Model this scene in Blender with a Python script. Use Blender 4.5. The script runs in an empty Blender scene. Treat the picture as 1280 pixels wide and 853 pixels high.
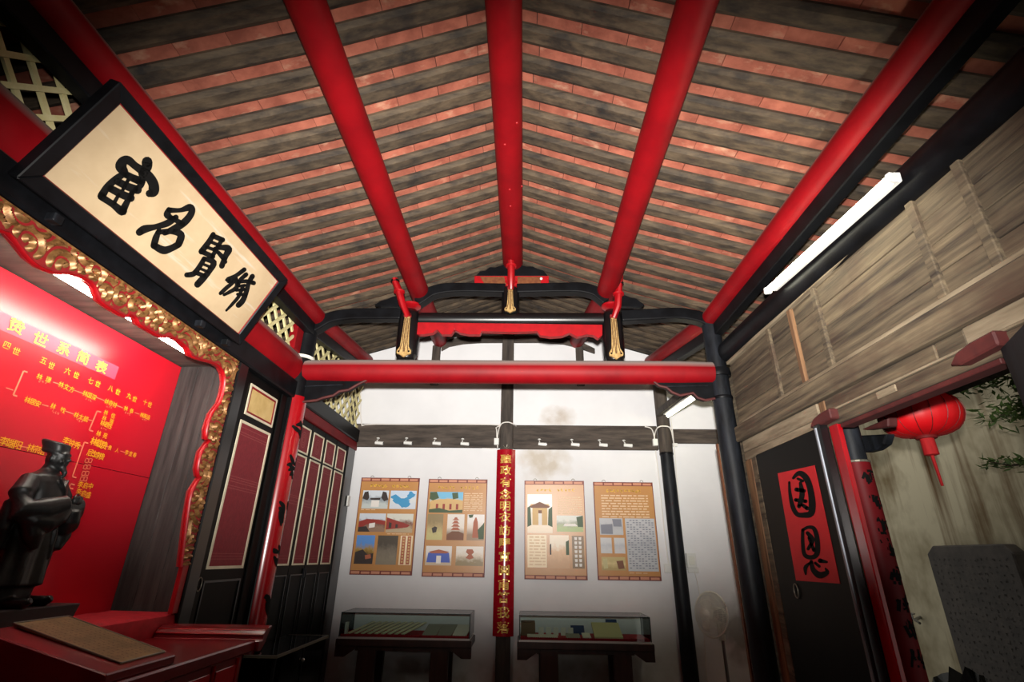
import bpy, bmesh, math, random
from math import sin, cos, radians, pi, sqrt
from mathutils import Vector, Matrix

random.seed(7)
SC = bpy.context.scene
COL = SC.collection

# ------------------------------------------------------------------ camera, world, main light, exposure
EYE = Vector((0, 0, 1.5))
F_PX, PITCH, YAW, ROLL = 626.6, radians(23.394), radians(-1.518), radians(0.799)
_f = Vector((sin(YAW) * cos(PITCH), cos(YAW) * cos(PITCH), sin(PITCH)))
_r = Vector((cos(YAW), -sin(YAW), 0)); _u = _r.cross(_f)
RI, UP = cos(ROLL) * _r + sin(ROLL) * _u, -sin(ROLL) * _r + cos(ROLL) * _u
cam = bpy.data.cameras.new('camera'); cam.sensor_width = 36; cam.lens = F_PX / 1280 * 36
cam.clip_start = 0.02
cam_o = bpy.data.objects.new('camera', cam); COL.objects.link(cam_o)
CAMROT = Matrix((RI, UP, -_f)).transposed()
cam_o.matrix_world = Matrix.Translation(EYE) @ CAMROT.to_4x4()
SC.camera = cam_o

SC.view_settings.view_transform = 'Standard'; SC.view_settings.look = 'None'
SC.view_settings.gamma = 1; SC.view_settings.use_curve_mapping = False
SC.view_settings.exposure = 0.0

world = bpy.data.worlds.new('dusk_sky'); SC.world = world; world.use_nodes = True
bg = world.node_tree.nodes['Background']
bg.inputs[0].default_value = (0.50, 0.49, 0.45, 1); bg.inputs[1].default_value = 0.85

# the photographer's flash gun, on top of the camera and turned up with it
fl = bpy.data.lights.new('flash', 'SPOT'); fl.energy = 1650; fl.color = (1.0, 0.96, 0.90)
fl.spot_size = radians(94); fl.spot_blend = 1.0; fl.shadow_soft_size = 0.035
fl_o = bpy.data.objects.new('flash', fl); COL.objects.link(fl_o)
fl_o.matrix_world = Matrix.Translation(EYE + UP * 0.16 - _f * 0.02) @ CAMROT.to_4x4() @ Matrix.Rotation(radians(0.5), 4, 'X') @ Matrix.Diagonal((1.28, 0.655, 1, 1))

# ------------------------------------------------------------------ photo pixel -> point on a plane of the room
def ray(x, y): return (x - 640) / F_PX * RI - (y - 426.5) / F_PX * UP + _f
def onx(x, y, X): d = ray(x, y); return EYE + d * (X / d.x)
def ony(x, y, Y): d = ray(x, y); return EYE + d * (Y / d.y)
def onz(x, y, Z): d = ray(x, y); return EYE + d * ((Z - EYE.z) / d.z)
def onplane(x, y, p, n): d = ray(x, y); return EYE + d * ((p - EYE).dot(n) / d.dot(n))
def proj(p):
    q = p - EYE; c = q.dot(_f)
    return (640 + F_PX * q.dot(RI) / c, 426.5 - F_PX * q.dot(UP) / c, c)

# ------------------------------------------------------------------ materials
MATS = {}
def lin(c):
    f = lambda v: v / 12.92 if v <= 0.04045 else ((v + 0.055) / 1.055) ** 2.4
    return tuple(f(v / 255) for v in c) + (1,)
def M(name, c1, c2=None, scale=(6, 6, 6), rough=0.5, metal=0.0, bump=0.0, coat=0.0, rand=0.0, lo=0.35, hi=0.65,
      detail=4, dust=None, spec=0.5, dlo=0.45, dhi=0.95, c3=None, scale3=(2, 2, 2), lo3=0.55, hi3=0.7):
    m = bpy.data.materials.new(name); m.use_nodes = True; MATS[name] = m
    nt = m.node_tree; N = nt.nodes; Lk = nt.links
    b = N['Principled BSDF']
    b.inputs['Roughness'].default_value = rough; b.inputs['Metallic'].default_value = metal
    b.inputs['Coat Weight'].default_value = coat; b.inputs['Specular IOR Level'].default_value = spec
    b.inputs['Coat Roughness'].default_value = 0.15
    out = None
    if c2 is None:
        rgb = N.new('ShaderNodeRGB'); rgb.outputs[0].default_value = lin(c1); out = rgb.outputs[0]
    tc = N.new('ShaderNodeTexCoord')
    def noise(sc):
        mp = N.new('ShaderNodeMapping'); mp.inputs['Scale'].default_value = sc
        Lk.new(tc.outputs['Object'], mp.inputs['Vector'])
        if rand:
            oi = N.new('ShaderNodeObjectInfo'); vm = N.new('ShaderNodeVectorMath'); vm.operation = 'SCALE'
            cx = N.new('ShaderNodeCombineXYZ')
            for k in range(3): Lk.new(oi.outputs['Random'], cx.inputs[k])
            vm.inputs['Scale'].default_value = 37.0; Lk.new(cx.outputs[0], vm.inputs[0]); Lk.new(vm.outputs[0], mp.inputs['Location'])
        n = N.new('ShaderNodeTexNoise'); n.inputs['Detail'].default_value = detail; n.inputs['Scale'].default_value = 1
        n.inputs['Roughness'].default_value = 0.62
        Lk.new(mp.outputs[0], n.inputs['Vector']); return n
    nz = None
    if c2 is not None:
        nz = noise(scale)
        cr = N.new('ShaderNodeValToRGB')
        cr.color_ramp.elements[0].position = lo; cr.color_ramp.elements[0].color = lin(c1)
        cr.color_ramp.elements[1].position = hi; cr.color_ramp.elements[1].color = lin(c2)
        Lk.new(nz.outputs['Fac'], cr.inputs[0]); out = cr.outputs[0]
    def mix(fac_out, a, col):
        mx = N.new('ShaderNodeMix'); mx.data_type = 'RGBA'
        Lk.new(fac_out, mx.inputs[0]); Lk.new(a, mx.inputs[6]); mx.inputs[7].default_value = lin(col); return mx.outputs[2]
    def ramp(src, l, h):
        mr = N.new('ShaderNodeMapRange'); mr.inputs['From Min'].default_value = l; mr.inputs['From Max'].default_value = h
        Lk.new(src, mr.inputs['Value']); return mr.outputs[0]
    if c3 is not None:
        out = mix(ramp(noise(scale3).outputs['Fac'], lo3, hi3), out, c3)
    if dust is not None:
        g = N.new('ShaderNodeNewGeometry'); sx = N.new('ShaderNodeSeparateXYZ'); Lk.new(g.outputs['Normal'], sx.inputs[0])
        out = mix(ramp(sx.outputs['Z'], dlo, dhi), out, dust)
    if rand:
        oi = N.new('ShaderNodeObjectInfo'); hs = N.new('ShaderNodeHueSaturation')
        mr = N.new('ShaderNodeMapRange'); mr.inputs['To Min'].default_value = 1 - rand; mr.inputs['To Max'].default_value = 1 + rand
        Lk.new(oi.outputs['Random'], mr.inputs['Value']); Lk.new(mr.outputs[0], hs.inputs['Value']); Lk.new(out, hs.inputs['Color']); out = hs.outputs[0]
    Lk.new(out, b.inputs['Base Color'])
    if bump:
        n2 = nz or noise(scale)
        bp = N.new('ShaderNodeBump'); bp.inputs['Strength'].default_value = bump; bp.inputs['Distance'].default_value = 0.01
        Lk.new(n2.outputs['Fac'], bp.inputs['Height']); Lk.new(bp.outputs[0], b.inputs['Normal'])
    return m
def EM(name, col, strength):
    m = bpy.data.materials.new(name); m.use_nodes = True; MATS[name] = m
    b = m.node_tree.nodes['Principled BSDF']
    b.inputs['Base Color'].default_value = lin(col); b.inputs['Emission Color'].default_value = lin(col); b.inputs['Emission Strength'].default_value = strength
    return m
def GL(name, col, rough=0.02, alpha=0.12):
    m = bpy.data.materials.new(name); m.use_nodes = True; MATS[name] = m
    nt = m.node_tree; N = nt.nodes; Lk = nt.links; o = N['Material Output']
    tr = N.new('ShaderNodeBsdfTransparent'); tr.inputs[0].default_value = lin(col)
    gs = N.new('ShaderNodeBsdfGlossy'); gs.inputs['Roughness'].default_value = rough
    fr = N.new('ShaderNodeFresnel'); fr.inputs['IOR'].default_value = 1.45
    mx = N.new('ShaderNodeMixShader'); Lk.new(fr.outputs[0], mx.inputs[0]); Lk.new(tr.outputs[0], mx.inputs[1]); Lk.new(gs.outputs[0], mx.inputs[2])
    Lk.new(mx.outputs[0], o.inputs[0]); return m

M('red_paint', (112, 2, 11), (134, 5, 15), scale=(3, 3, 3), rough=0.55, coat=0.0, spec=0.22, dust=(150, 140, 134), dlo=0.2, dhi=0.75)
M('red_lacquer', (138, 5, 16), (156, 9, 20), scale=(4, 4, 4), rough=0.25, coat=0.4)
M('red_ornament', (158, 8, 18), (140, 6, 16), scale=(20, 20, 20), rough=0.4)
M('black_paint', (9, 9, 11), (17, 18, 21), scale=(8, 8, 8), rough=0.42, dust=(88, 84, 80), spec=0.16)
M('black_lacquer', (8, 8, 9), (14, 14, 16), scale=(9, 9, 9), rough=0.3, coat=0.2)
M('black_worn', (13, 14, 16), (32, 35, 41), scale=(14, 14, 3), rough=0.5, bump=0.25, spec=0.2)
M('black_door', (3, 3, 3), (8, 8, 8), scale=(10, 10, 2), rough=0.5, spec=0.13)
M('rafter_wood', (38, 29, 21), (90, 75, 57), scale=(2.2, 26, 26), rough=0.8, bump=0.35, rand=0.22, lo=0.3, hi=0.72, c3=(28, 23, 20), scale3=(5, 7, 5), lo3=0.52, hi3=0.72)
M('clay_tile', (130, 68, 52), (164, 94, 74), scale=(9, 9, 9), rough=0.85, bump=0.2, rand=0.14, c3=(186, 142, 116), scale3=(7, 12, 7), lo3=0.58, hi3=0.8)
M('roof_deck', (24, 20, 18), rough=0.9)
M('old_wood', (40, 31, 24), (108, 94, 73), scale=(34, 1.8, 34), rough=0.82, bump=0.5, rand=0.22, lo=0.3, hi=0.7, c3=(64, 46, 34), scale3=(3, 2, 3), lo3=0.48, hi3=0.7)
M('pale_wood', (96, 82, 64), (140, 126, 104), scale=(24, 2.5, 24), rough=0.85, bump=0.25, rand=0.08)
M('orange_wood', (78, 54, 36), (134, 98, 66), scale=(24, 24, 1.6), rough=0.8, bump=0.3, rand=0.12)
M('dark_timber', (48, 41, 36), (84, 74, 66), scale=(3, 20, 20), rough=0.82, bump=0.3)
M('dark_post', (44, 38, 34), (76, 67, 60), scale=(20, 20, 2.5), rough=0.82, bump=0.3)
M('niche_board', (30, 27, 26), (62, 57, 55), scale=(30, 30, 2.2), rough=0.75, bump=0.2)
M('white_plaster', (222, 222, 224), (232, 232, 234), scale=(1.3, 1.3, 1.3), rough=0.9, bump=0.05)
M('grey_floor', (70, 66, 62), (92, 88, 82), scale=(2, 2, 2), rough=0.6, bump=0.1)
M('court_floor', (60, 60, 54), (84, 84, 74), scale=(3, 3, 3), rough=0.9, bump=0.2)
M('cream_paint', (196, 184, 128), (214, 204, 156), scale=(12, 12, 12), rough=0.7)
M('ivory_molding', (196, 186, 160), (212, 202, 178), scale=(12, 12, 12), rough=0.55)
M('ochre_panel', (186, 156, 96), (206, 178, 120), scale=(9, 9, 9), rough=0.6)
M('crimson_gauze', (104, 22, 32), (124, 30, 40), scale=(120, 120, 40), rough=0.75, bump=0.2)
M('gauze_line', (142, 66, 66), rough=0.75)
M('gold', (156, 112, 66), (104, 70, 38), scale=(40, 40, 40), rough=0.42, metal=0.45)
M('claw_gold', (188, 158, 104), (158, 124, 72), scale=(60, 60, 60), rough=0.45, metal=0.15)
M('claw_line', (70, 34, 18), rough=0.6)
M('gold_leaf', (206, 168, 92), (176, 132, 60), scale=(60, 60, 60), rough=0.35, metal=0.45)
M('gold_bright', (232, 196, 110), (212, 168, 70), scale=(60, 60, 60), rough=0.3, metal=0.35)
M('red_ground', (112, 14, 20), (140, 24, 26), scale=(20, 20, 20), rough=0.6)
M('red_panel', (186, 20, 36), (190, 22, 40), scale=(1, 1, 1), rough=0.3, spec=0.5)
M('header_band', (150, 62, 88), rough=0.45)
M('yellow_print', (238, 176, 36), rough=0.5)
M('pale_print', (232, 128, 96), rough=0.5)
M('yellow_header', (240, 208, 70), rough=0.5)
M('red_cloth', (150, 8, 26), (176, 12, 34), scale=(20, 20, 20), rough=0.85)
M('red_table', (88, 4, 12), (108, 7, 16), scale=(5, 3, 5), rough=0.32, coat=0.3)
M('bronze', (22, 23, 24), (38, 39, 40), scale=(18, 18, 18), rough=0.42, metal=0.2, bump=0.15, spec=0.45)
M('plinth_stone', (30, 30, 32), (40, 40, 42), scale=(12, 12, 12), rough=0.5)
M('bronze_plate', (104, 88, 56), (128, 108, 72), scale=(14, 14, 14), rough=0.5, metal=0.3)
M('plate_ink', (78, 62, 40), rough=0.6)
M('plaque_ground', (166, 144, 112), (182, 160, 128), scale=(3, 3, 3), rough=0.6, c3=(186, 174, 156), scale3=(14, 1.3, 14), lo3=0.57, hi3=0.68)  # the pale lengthwise streaks are white glare painted into the colour
M('ink', (7, 7, 7), (13, 12, 11), scale=(30, 30, 30), rough=0.8, spec=0.15)
M('spring_paper', (176, 18, 26), (190, 24, 32), scale=(6, 6, 6), rough=0.7)
M('couplet_red', (92, 7, 15), (110, 10, 18), scale=(5, 5, 5), rough=0.55, spec=0.2)
M('banner_red', (150, 8, 26), (168, 12, 32), scale=(4, 4, 2), rough=0.22, coat=0.3)
M('rosewood', (40, 22, 18), (60, 34, 28), scale=(14, 3, 3), rough=0.4)
M('case_rail', (196, 192, 188), rough=0.35, metal=0.3)
M('case_edge', (30, 40, 38), rough=0.3)
M('paper_white', (216, 214, 204), rough=0.8)
M('paper_cream', (206, 196, 150), rough=0.8)
M('paper_grey', (150, 150, 140), rough=0.8)
M('book_blue', (40, 58, 104), rough=0.6)
M('book_brown', (110, 76, 44), rough=0.6)
M('bamboo_slip', (224, 220, 186), rough=0.7)
M('white_plastic', (226, 226, 222), rough=0.4)
M('fan_plastic', (222, 222, 212), rough=0.45)
M('fan_blade', (190, 190, 182), rough=0.35)
M('metal_grey', (150, 150, 150), rough=0.35, metal=0.8)
M('metal_ring', (120, 116, 104), rough=0.4, metal=0.6)
M('poster_tan', (190, 134, 76), (198, 144, 86), scale=(2, 2, 2), rough=0.36, spec=0.5)
M('poster_border', (118, 48, 38), rough=0.5)
M('poster_fret', (206, 140, 110), rough=0.5)
M('poster_title', (236, 188, 60), rough=0.5)
M('poster_text', (228, 196, 158), rough=0.5)
M('doc_grey', (178, 180, 190), (196, 198, 206), scale=(70, 3, 20), rough=0.6)
M('doc_line', (132, 134, 146), rough=0.6)
M('stele_stone', (64, 58, 56), (84, 76, 72), scale=(9, 9, 9), rough=0.6, bump=0.15)
M('stele_cut', (56, 51, 49), rough=0.8)
M('lantern_silk', (226, 14, 24), (210, 10, 20), scale=(8, 8, 8), rough=0.5)
M('lantern_cap', (120, 30, 30), rough=0.5)
M('tassel_red', (196, 30, 34), (176, 18, 24), scale=(60, 60, 8), rough=0.8)
M('leaf_green', (52, 72, 34), (96, 122, 56), scale=(12, 12, 12), rough=0.6)
M('bark', (58, 46, 36), (78, 64, 50), scale=(20, 20, 4), rough=0.9, bump=0.3)
M('black_sheet', (14, 14, 15), rough=0.25)
M('silver_highlight', (150, 156, 166), (110, 114, 122), scale=(30, 30, 6), rough=0.35, metal=0.5)
M('latch_red', (62, 17, 17), (80, 28, 25), scale=(14, 14, 14), rough=0.7)
M('orange_board', (112, 66, 34), (92, 48, 24), scale=(40, 40, 40), rough=0.55)
M('red_seal', (150, 60, 60), rough=0.6)
M('cable', (224, 220, 214), rough=0.5)
EM('tube_glow', (255, 252, 226), 22.0)
EM('niche_glow', (255, 246, 230), 70.0)
EM('tube_glow_small', (255, 248, 206), 14.0)
EM('spot_glow', (255, 236, 200), 6.0)
GL('glass', (244, 252, 249)); GL('glass_dark', (150, 160, 160))

# plaster of the far wall: water stains and a grey scrape that have their own shape
def plaster_stains():
    m = MATS['white_plaster']; nt = m.node_tree; N = nt.nodes; Lk = nt.links
    b = N['Principled BSDF']; src = b.inputs['Base Color'].links[0].from_socket
    tc = N.new('ShaderNodeTexCoord')
    for (ctr, rad, col, thr) in (((0.20, 5.3, 2.42), (0.48, 1, 0.34), (176, 158, 128), 0.42), ((0.36, 5.3, 2.9), (0.34, 1, 0.2), (170, 152, 128), 0.42), ((1.98, 5.3, 0.9), (0.30, 1, 0.42), (112, 106, 92), 0.36), ((0.45, 5.3, 0.35), (1.6, 1, 0.6), (140, 128, 110), 0.40), ((-1.2, 5.3, 0.3), (1.4, 1, 0.5), (140, 128, 112), 0.40)):
        mp = N.new('ShaderNodeMapping'); mp.vector_type = 'TEXTURE'
        mp.inputs['Location'].default_value = ctr; mp.inputs['Scale'].default_value = rad
        Lk.new(tc.outputs['Object'], mp.inputs[0])
        ln = N.new('ShaderNodeVectorMath'); ln.operation = 'LENGTH'; Lk.new(mp.outputs[0], ln.inputs[0])
        nz = N.new('ShaderNodeTexNoise'); nz.inputs['Scale'].default_value = 7; nz.inputs['Detail'].default_value = 6; Lk.new(tc.outputs['Object'], nz.inputs['Vector'])
        mr = N.new('ShaderNodeMapRange'); mr.inputs['From Min'].default_value = 1.0; mr.inputs['From Max'].default_value = 0.2; Lk.new(ln.outputs['Value'], mr.inputs['Value'])
        mu = N.new('ShaderNodeMath'); mu.operation = 'MULTIPLY'; Lk.new(mr.outputs[0], mu.inputs[0]); Lk.new(nz.outputs['Fac'], mu.inputs[1])
        m2 = N.new('ShaderNodeMapRange'); m2.inputs['From Min'].default_value = thr * 0.45; m2.inputs['From Max'].default_value = thr * 1.3; m2.inputs['To Max'].default_value = 0.62; Lk.new(mu.outputs[0], m2.inputs['Value'])
        mx = N.new('ShaderNodeMix'); mx.data_type = 'RGBA'; Lk.new(m2.outputs[0], mx.inputs[0]); Lk.new(src, mx.inputs[6]); mx.inputs[7].default_value = lin(col); src = mx.outputs[2]
    Lk.new(src, b.inputs['Base Color'])
plaster_stains()
M('court_plaster', (128, 112, 82), (208, 198, 170), scale=(1.8, 1.8, 1.3), rough=0.92, bump=0.15, lo=0.32, hi=0.6, c3=(98, 66, 28), scale3=(5, 5, 0.35), lo3=0.5, hi3=0.72)

# ------------------------------------------------------------------ mesh helpers
ORG = {}
class MB:
    def __init__(s): s.v = []; s.f = []
    def add(s, vs, fs):
        k = len(s.v); s.v += [Vector(p) for p in vs]; s.f += [[i + k for i in f] for f in fs]; return s
    def box(s, x0, x1, y0, y1, z0, z1):
        return s.add([(x0, y0, z0), (x1, y0, z0), (x1, y1, z0), (x0, y1, z0), (x0, y0, z1), (x1, y0, z1), (x1, y1, z1), (x0, y1, z1)],
                     [(0, 3, 2, 1), (4, 5, 6, 7), (0, 1, 5, 4), (1, 2, 6, 5), (2, 3, 7, 6), (3, 0, 4, 7)])
    def hexa(s, p):   # eight corners, bottom ring then top ring
        return s.add(p, [(0, 3, 2, 1), (4, 5, 6, 7), (0, 1, 5, 4), (1, 2, 6, 5), (2, 3, 7, 6), (3, 0, 4, 7)])
    def bar(s, a, b, w, h, up=(0, 0, 1)):   # square bar from a to b, w across, h along up
        a = Vector(a); b = Vector(b); d = (b - a).normalized(); upv = Vector(up)
        sd = d.cross(upv).normalized(); u = sd.cross(d).normalized()
        c = lambda p, i, j: p + sd * (i * w / 2) + u * (j * h / 2)
        return s.hexa([c(a, -1, -1), c(a, 1, -1), c(b, 1, -1), c(b, -1, -1), c(a, -1, 1), c(a, 1, 1), c(b, 1, 1), c(b, -1, 1)])
    def prism(s, pts, W):   # closed 3-D polygon pushed along W
        n = len(pts); W = Vector(W); P = [Vector(p) for p in pts]
        fs = [list(range(n))[::-1], [n + i for i in range(n)]] + [[i, (i + 1) % n, n + (i + 1) % n, n + i] for i in range(n)]
        return s.add(P + [p + W for p in P], fs)
    def tube(s, path, rad, n=12, sq=(1, 1), ref=None, caps=True):
        path = [Vector(p) for p in path]; m = len(path)
        if not isinstance(rad, (list, tuple)): rad = [rad] * m
        vs = []; fs = []
        ref = Vector(ref) if ref else None
        for i, p in enumerate(path):
            d = (path[min(i + 1, m - 1)] - path[max(i - 1, 0)]).normalized()
            r0 = ref or (Vector((0, 0, 1)) if abs(d.z) < 0.9 else Vector((0, 1, 0)))
            a = d.cross(r0).normalized(); b = a.cross(d).normalized()
            for k in range(n):
                t = 2 * pi * k / n; vs.append(p + a * (cos(t) * rad[i] * sq[0]) + b * (sin(t) * rad[i] * sq[1]))
        for i in range(m - 1):
            for k in range(n):
                fs.append((i * n + k, i * n + (k + 1) % n, (i + 1) * n + (k + 1) % n, (i + 1) * n + k))
        if caps: fs += [list(range(n))[::-1], [(m - 1) * n + k for k in range(n)]]
        return s.add(vs, fs)
    def lathe(s, prof, c, n=24, ax=None):   # (radius, height) pairs about a vertical axis at c
        c = Vector(c); R = ax or Matrix.Identity(3); m = len(prof); vs = []; fs = []
        for r, z in prof:
            for k in range(n):
                t = 2 * pi * k / n; vs.append(c + R @ Vector((cos(t) * r, sin(t) * r, z)))
        for i in range(m - 1):
            for k in range(n): fs.append((i * n + k, i * n + (k + 1) % n, (i + 1) * n + (k + 1) % n, (i + 1) * n + k))
        fs += [list(range(n))[::-1], [(m - 1) * n + k for k in range(n)]]
        return s.add(vs, fs)
    def ball(s, c, r, n=12, m=8, R=None):
        if not isinstance(r, (list, tuple)): r = (r, r, r)
        c = Vector(c); R = R or Matrix.Identity(3); vs = []; fs = []
        for i in range(m + 1):
            ph = pi * i / m
            for k in range(n):
                t = 2 * pi * k / n; vs.append(c + R @ Vector((sin(ph) * cos(t) * r[0], sin(ph) * sin(t) * r[1], -cos(ph) * r[2])))
        for i in range(m):
            for k in range(n): fs.append((i * n + k, i * n + (k + 1) % n, (i + 1) * n + (k + 1) % n, (i + 1) * n + k))
        return s.add(vs, fs)
    def build(s, name, mat, parent=None, smooth=False, bevel=0.0, org=None, seg=1, weld=False):
        me = bpy.data.meshes.new(name)
        if parent is not None: o0 = ORG[parent.name]
        elif org is not None: o0 = Vector(org)
        else:
            xs = [p.x for p in s.v]; ys = [p.y for p in s.v]; zs = [p.z for p in s.v]
            o0 = Vector(((min(xs) + max(xs)) / 2, (min(ys) + max(ys)) / 2, min(zs)))
        me.from_pydata([p - o0 for p in s.v], [], s.f)
        if bevel or weld or smooth:
            bm = bmesh.new(); bm.from_mesh(me)
            if weld: bmesh.ops.remove_doubles(bm, verts=bm.verts, dist=1e-5)
            bmesh.ops.recalc_face_normals(bm, faces=bm.faces)
            if bevel:
                es = [e for e in bm.edges if len(e.link_faces) == 2 and e.calc_face_angle(0) > 0.6]
                bmesh.ops.bevel(bm, geom=es, offset=bevel, segments=seg, affect='EDGES', profile=0.6, clamp_overlap=True)
            bm.to_mesh(me); bm.free()
        else:
            bm = bmesh.new(); bm.from_mesh(me); bmesh.ops.recalc_face_normals(bm, faces=bm.faces); bm.to_mesh(me); bm.free()
        me.materials.append(MATS[mat])
        if smooth:
            me.polygons.foreach_set('use_smooth', [True] * len(me.polygons))
            try: me.set_sharp_from_angle(angle=radians(40))
            except Exception: pass
        ob = bpy.data.objects.new(name, me); COL.objects.link(ob)
        if parent is not None: ob.parent = parent
        else: ob.location = o0
        ORG[ob.name] = o0
        return ob

def tag(o, label=None, cat=None, group=None, kind=None):
    if label: o['label'] = label
    if cat: o['category'] = cat
    if group: o['group'] = group
    if kind: o['kind'] = kind
    return o
def thing(name, loc, label, cat, group=None):
    e = bpy.data.objects.new(name, None); COL.objects.link(e); e.location = loc; e.empty_display_size = 0.05
    ORG[e.name] = Vector(loc); return tag(e, label, cat, group)
def holder(name, loc, kind='structure'):
    e = bpy.data.objects.new(name, None); COL.objects.link(e); e.location = loc; e.empty_display_size = 0.05
    ORG[e.name] = Vector(loc); return tag(e, kind=kind)
def piece(src, name, parent, mat4):   # a copy that shares its mesh
    c = src.copy(); c.name = name; COL.objects.link(c); c.parent = parent; c.matrix_local = mat4; ORG[c.name] = ORG[parent.name]; return c

def spline(pts, k=6):   # Catmull-Rom through tuples of any length
    n = len(pts)
    if n < 3: return [tuple(p) for p in pts]
    out = []
    for i in range(n - 1):
        p0, p1, p2, p3 = pts[max(i - 1, 0)], pts[i], pts[i + 1], pts[min(i + 2, n - 1)]
        for j in range(k):
            t = j / k
            out.append(tuple(0.5 * (2 * b + (c - a) * t + (2 * a - 5 * b + 4 * c - d) * t * t + (3 * b - a - 3 * c + d) * t ** 3) for a, b, c, d in zip(p0, p1, p2, p3)))
    out.append(tuple(pts[-1])); return out
def brush(mb, strokes, fn):   # brush strokes (u, v, width) drawn as ribbons with round ends, placed by fn(u, v)
    for st in strokes:
        P = spline(st, 5); L = []; R = []
        for i, (x, y, w) in enumerate(P):
            a = P[max(i - 1, 0)]; b = P[min(i + 1, len(P) - 1)]; dx, dy = b[0] - a[0], b[1] - a[1]; d = sqrt(dx * dx + dy * dy) or 1
            nx, ny = -dy / d * w / 2, dx / d * w / 2; L.append((x + nx, y + ny)); R.append((x - nx, y - ny))
        n = len(P)
        mb.add([fn(*p) for p in L] + [fn(*p) for p in R], [(i, i + 1, n + i + 1, n + i) for i in range(n - 1)])
        for (x, y, w) in (P[0], P[-1]):
            mb.add([fn(x + cos(2 * pi * k / 10) * w / 2, y + sin(2 * pi * k / 10) * w / 2) for k in range(10)], [list(range(10))])
    return mb
GLY = {}
def glyph(ch, bold=0.0):
    key = (ch, bold)
    if key not in GLY:
        cu = bpy.data.curves.new('glyph', 'FONT'); cu.body = ch; cu.size = 1; cu.offset = bold; cu.resolution_u = 3
        ob = bpy.data.objects.new('glyph', cu); COL.objects.link(ob)
        bpy.context.view_layer.update()
        me = bpy.data.meshes.new_from_object(ob.evaluated_get(bpy.context.evaluated_depsgraph_get()))
        vs = [(v.co.x, v.co.y) for v in me.vertices]; fs = [list(p.vertices) for p in me.polygons]
        bpy.data.objects.remove(ob); bpy.data.curves.remove(cu); bpy.data.meshes.remove(me)
        if vs:
            cx = (min(v[0] for v in vs) + max(v[0] for v in vs)) / 2; cy = (min(v[1] for v in vs) + max(v[1] for v in vs)) / 2
            vs = [(x - cx, y - cy) for x, y in vs]
        GLY[key] = (vs, fs)
    return GLY[key]
def put(mb, ch, u, v, size, fn, bold=0.0, asp=1.0):   # one character centred at (u, v) in metres, v upwards
    vs, fs = glyph(ch, bold)
    return mb.add([fn(u + x * size * asp, v + y * size) for x, y in vs], fs)
def scrawl(mb, u, v, size, fn, rnd, k=5, w=0.12):   # worn writing that can no longer be read: a few short strokes
    for i in range(k):
        if i % 2: a = (u + rnd.uniform(-.42, .1) * size, v + rnd.uniform(-.42, .42) * size); b = (a[0] + rnd.uniform(.3, .6) * size, a[1] + rnd.uniform(-.12, .12) * size)
        else: a = (u + rnd.uniform(-.35, .35) * size, v + rnd.uniform(.05, .45) * size); b = (a[0] + rnd.uniform(-.2, .2) * size, a[1] - rnd.uniform(.35, .6) * size)
        dx, dy = b[0] - a[0], b[1] - a[1]; d = sqrt(dx * dx + dy * dy); h = size * w * rnd.uniform(.6, 1.2) / 2; nx, ny = -dy / d * h, dx / d * h
        mb.add([fn(a[0] + nx, a[1] + ny), fn(b[0] + nx, b[1] + ny), fn(b[0] - nx, b[1] - ny), fn(a[0] - nx, a[1] - ny)], [(0, 1, 2, 3)])
    return mb

# ------------------------------------------------------------------ room measures
D1, D2 = 3.70, 5.30           # roof frame, far wall
XL, XR = -1.776, 1.56         # faces of the two side walls
def bay(y): return max(0.0, min(1.0, (y - D1) / (D2 - D1)))
def xc(y): return -0.10 - 0.085 * bay(y)
def prof(a):                  # underside of the rafters at distance a from the ridge line
    pts = [(0, 3.925), (0.785, 3.630), (1.605, 3.375), (2.9, 3.03)]
    for (a0, z0), (a1, z1) in zip(pts, pts[1:]):
        if a <= a1: return z0 + (z1 - z0) * (a - a0) / (a1 - a0)
    return pts[-1][1]
def roof(a, s, y, up=0.0): return Vector((xc(y) + s * a, y, prof(a) + 0.24 * bay(y) + up))

# ------------------------------------------------------------------ shell
S = 'structure'
tag(MB().box(-2.5, 1.66, -1.7, 5.5, -0.1, 0).build('floor', 'grey_floor'), kind=S)
tag(MB().box(1.66, 7, -2.5, 9, -0.22, -0.12).build('floor_courtyard', 'court_floor'), kind=S)
tag(MB().box(1.66, 2.4, 3.75, 5.5, -0.119, 0).build('floor_passage', 'grey_floor'), kind=S)

ceil_mb = MB()
AS = [0, 0.785, 1.605, 2.75]
YS = [-1.7, D1, 5.5]
for s in (-1, 1):
    for a0, a1 in zip(AS, AS[1:]):
        for y0, y1 in zip(YS, YS[1:]):
            lo_ = [roof(a0, s, y0, .062), roof(a1, s, y0, .062), roof(a1, s, y1, .062), roof(a0, s, y1, .062)]
            ceil_mb.hexa(lo_ + [p + Vector((0, 0, .06)) for p in lo_])
ceiling = tag(ceil_mb.build('ceiling', 'roof_deck', org=(0, 0, 0)), kind=S)

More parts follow.
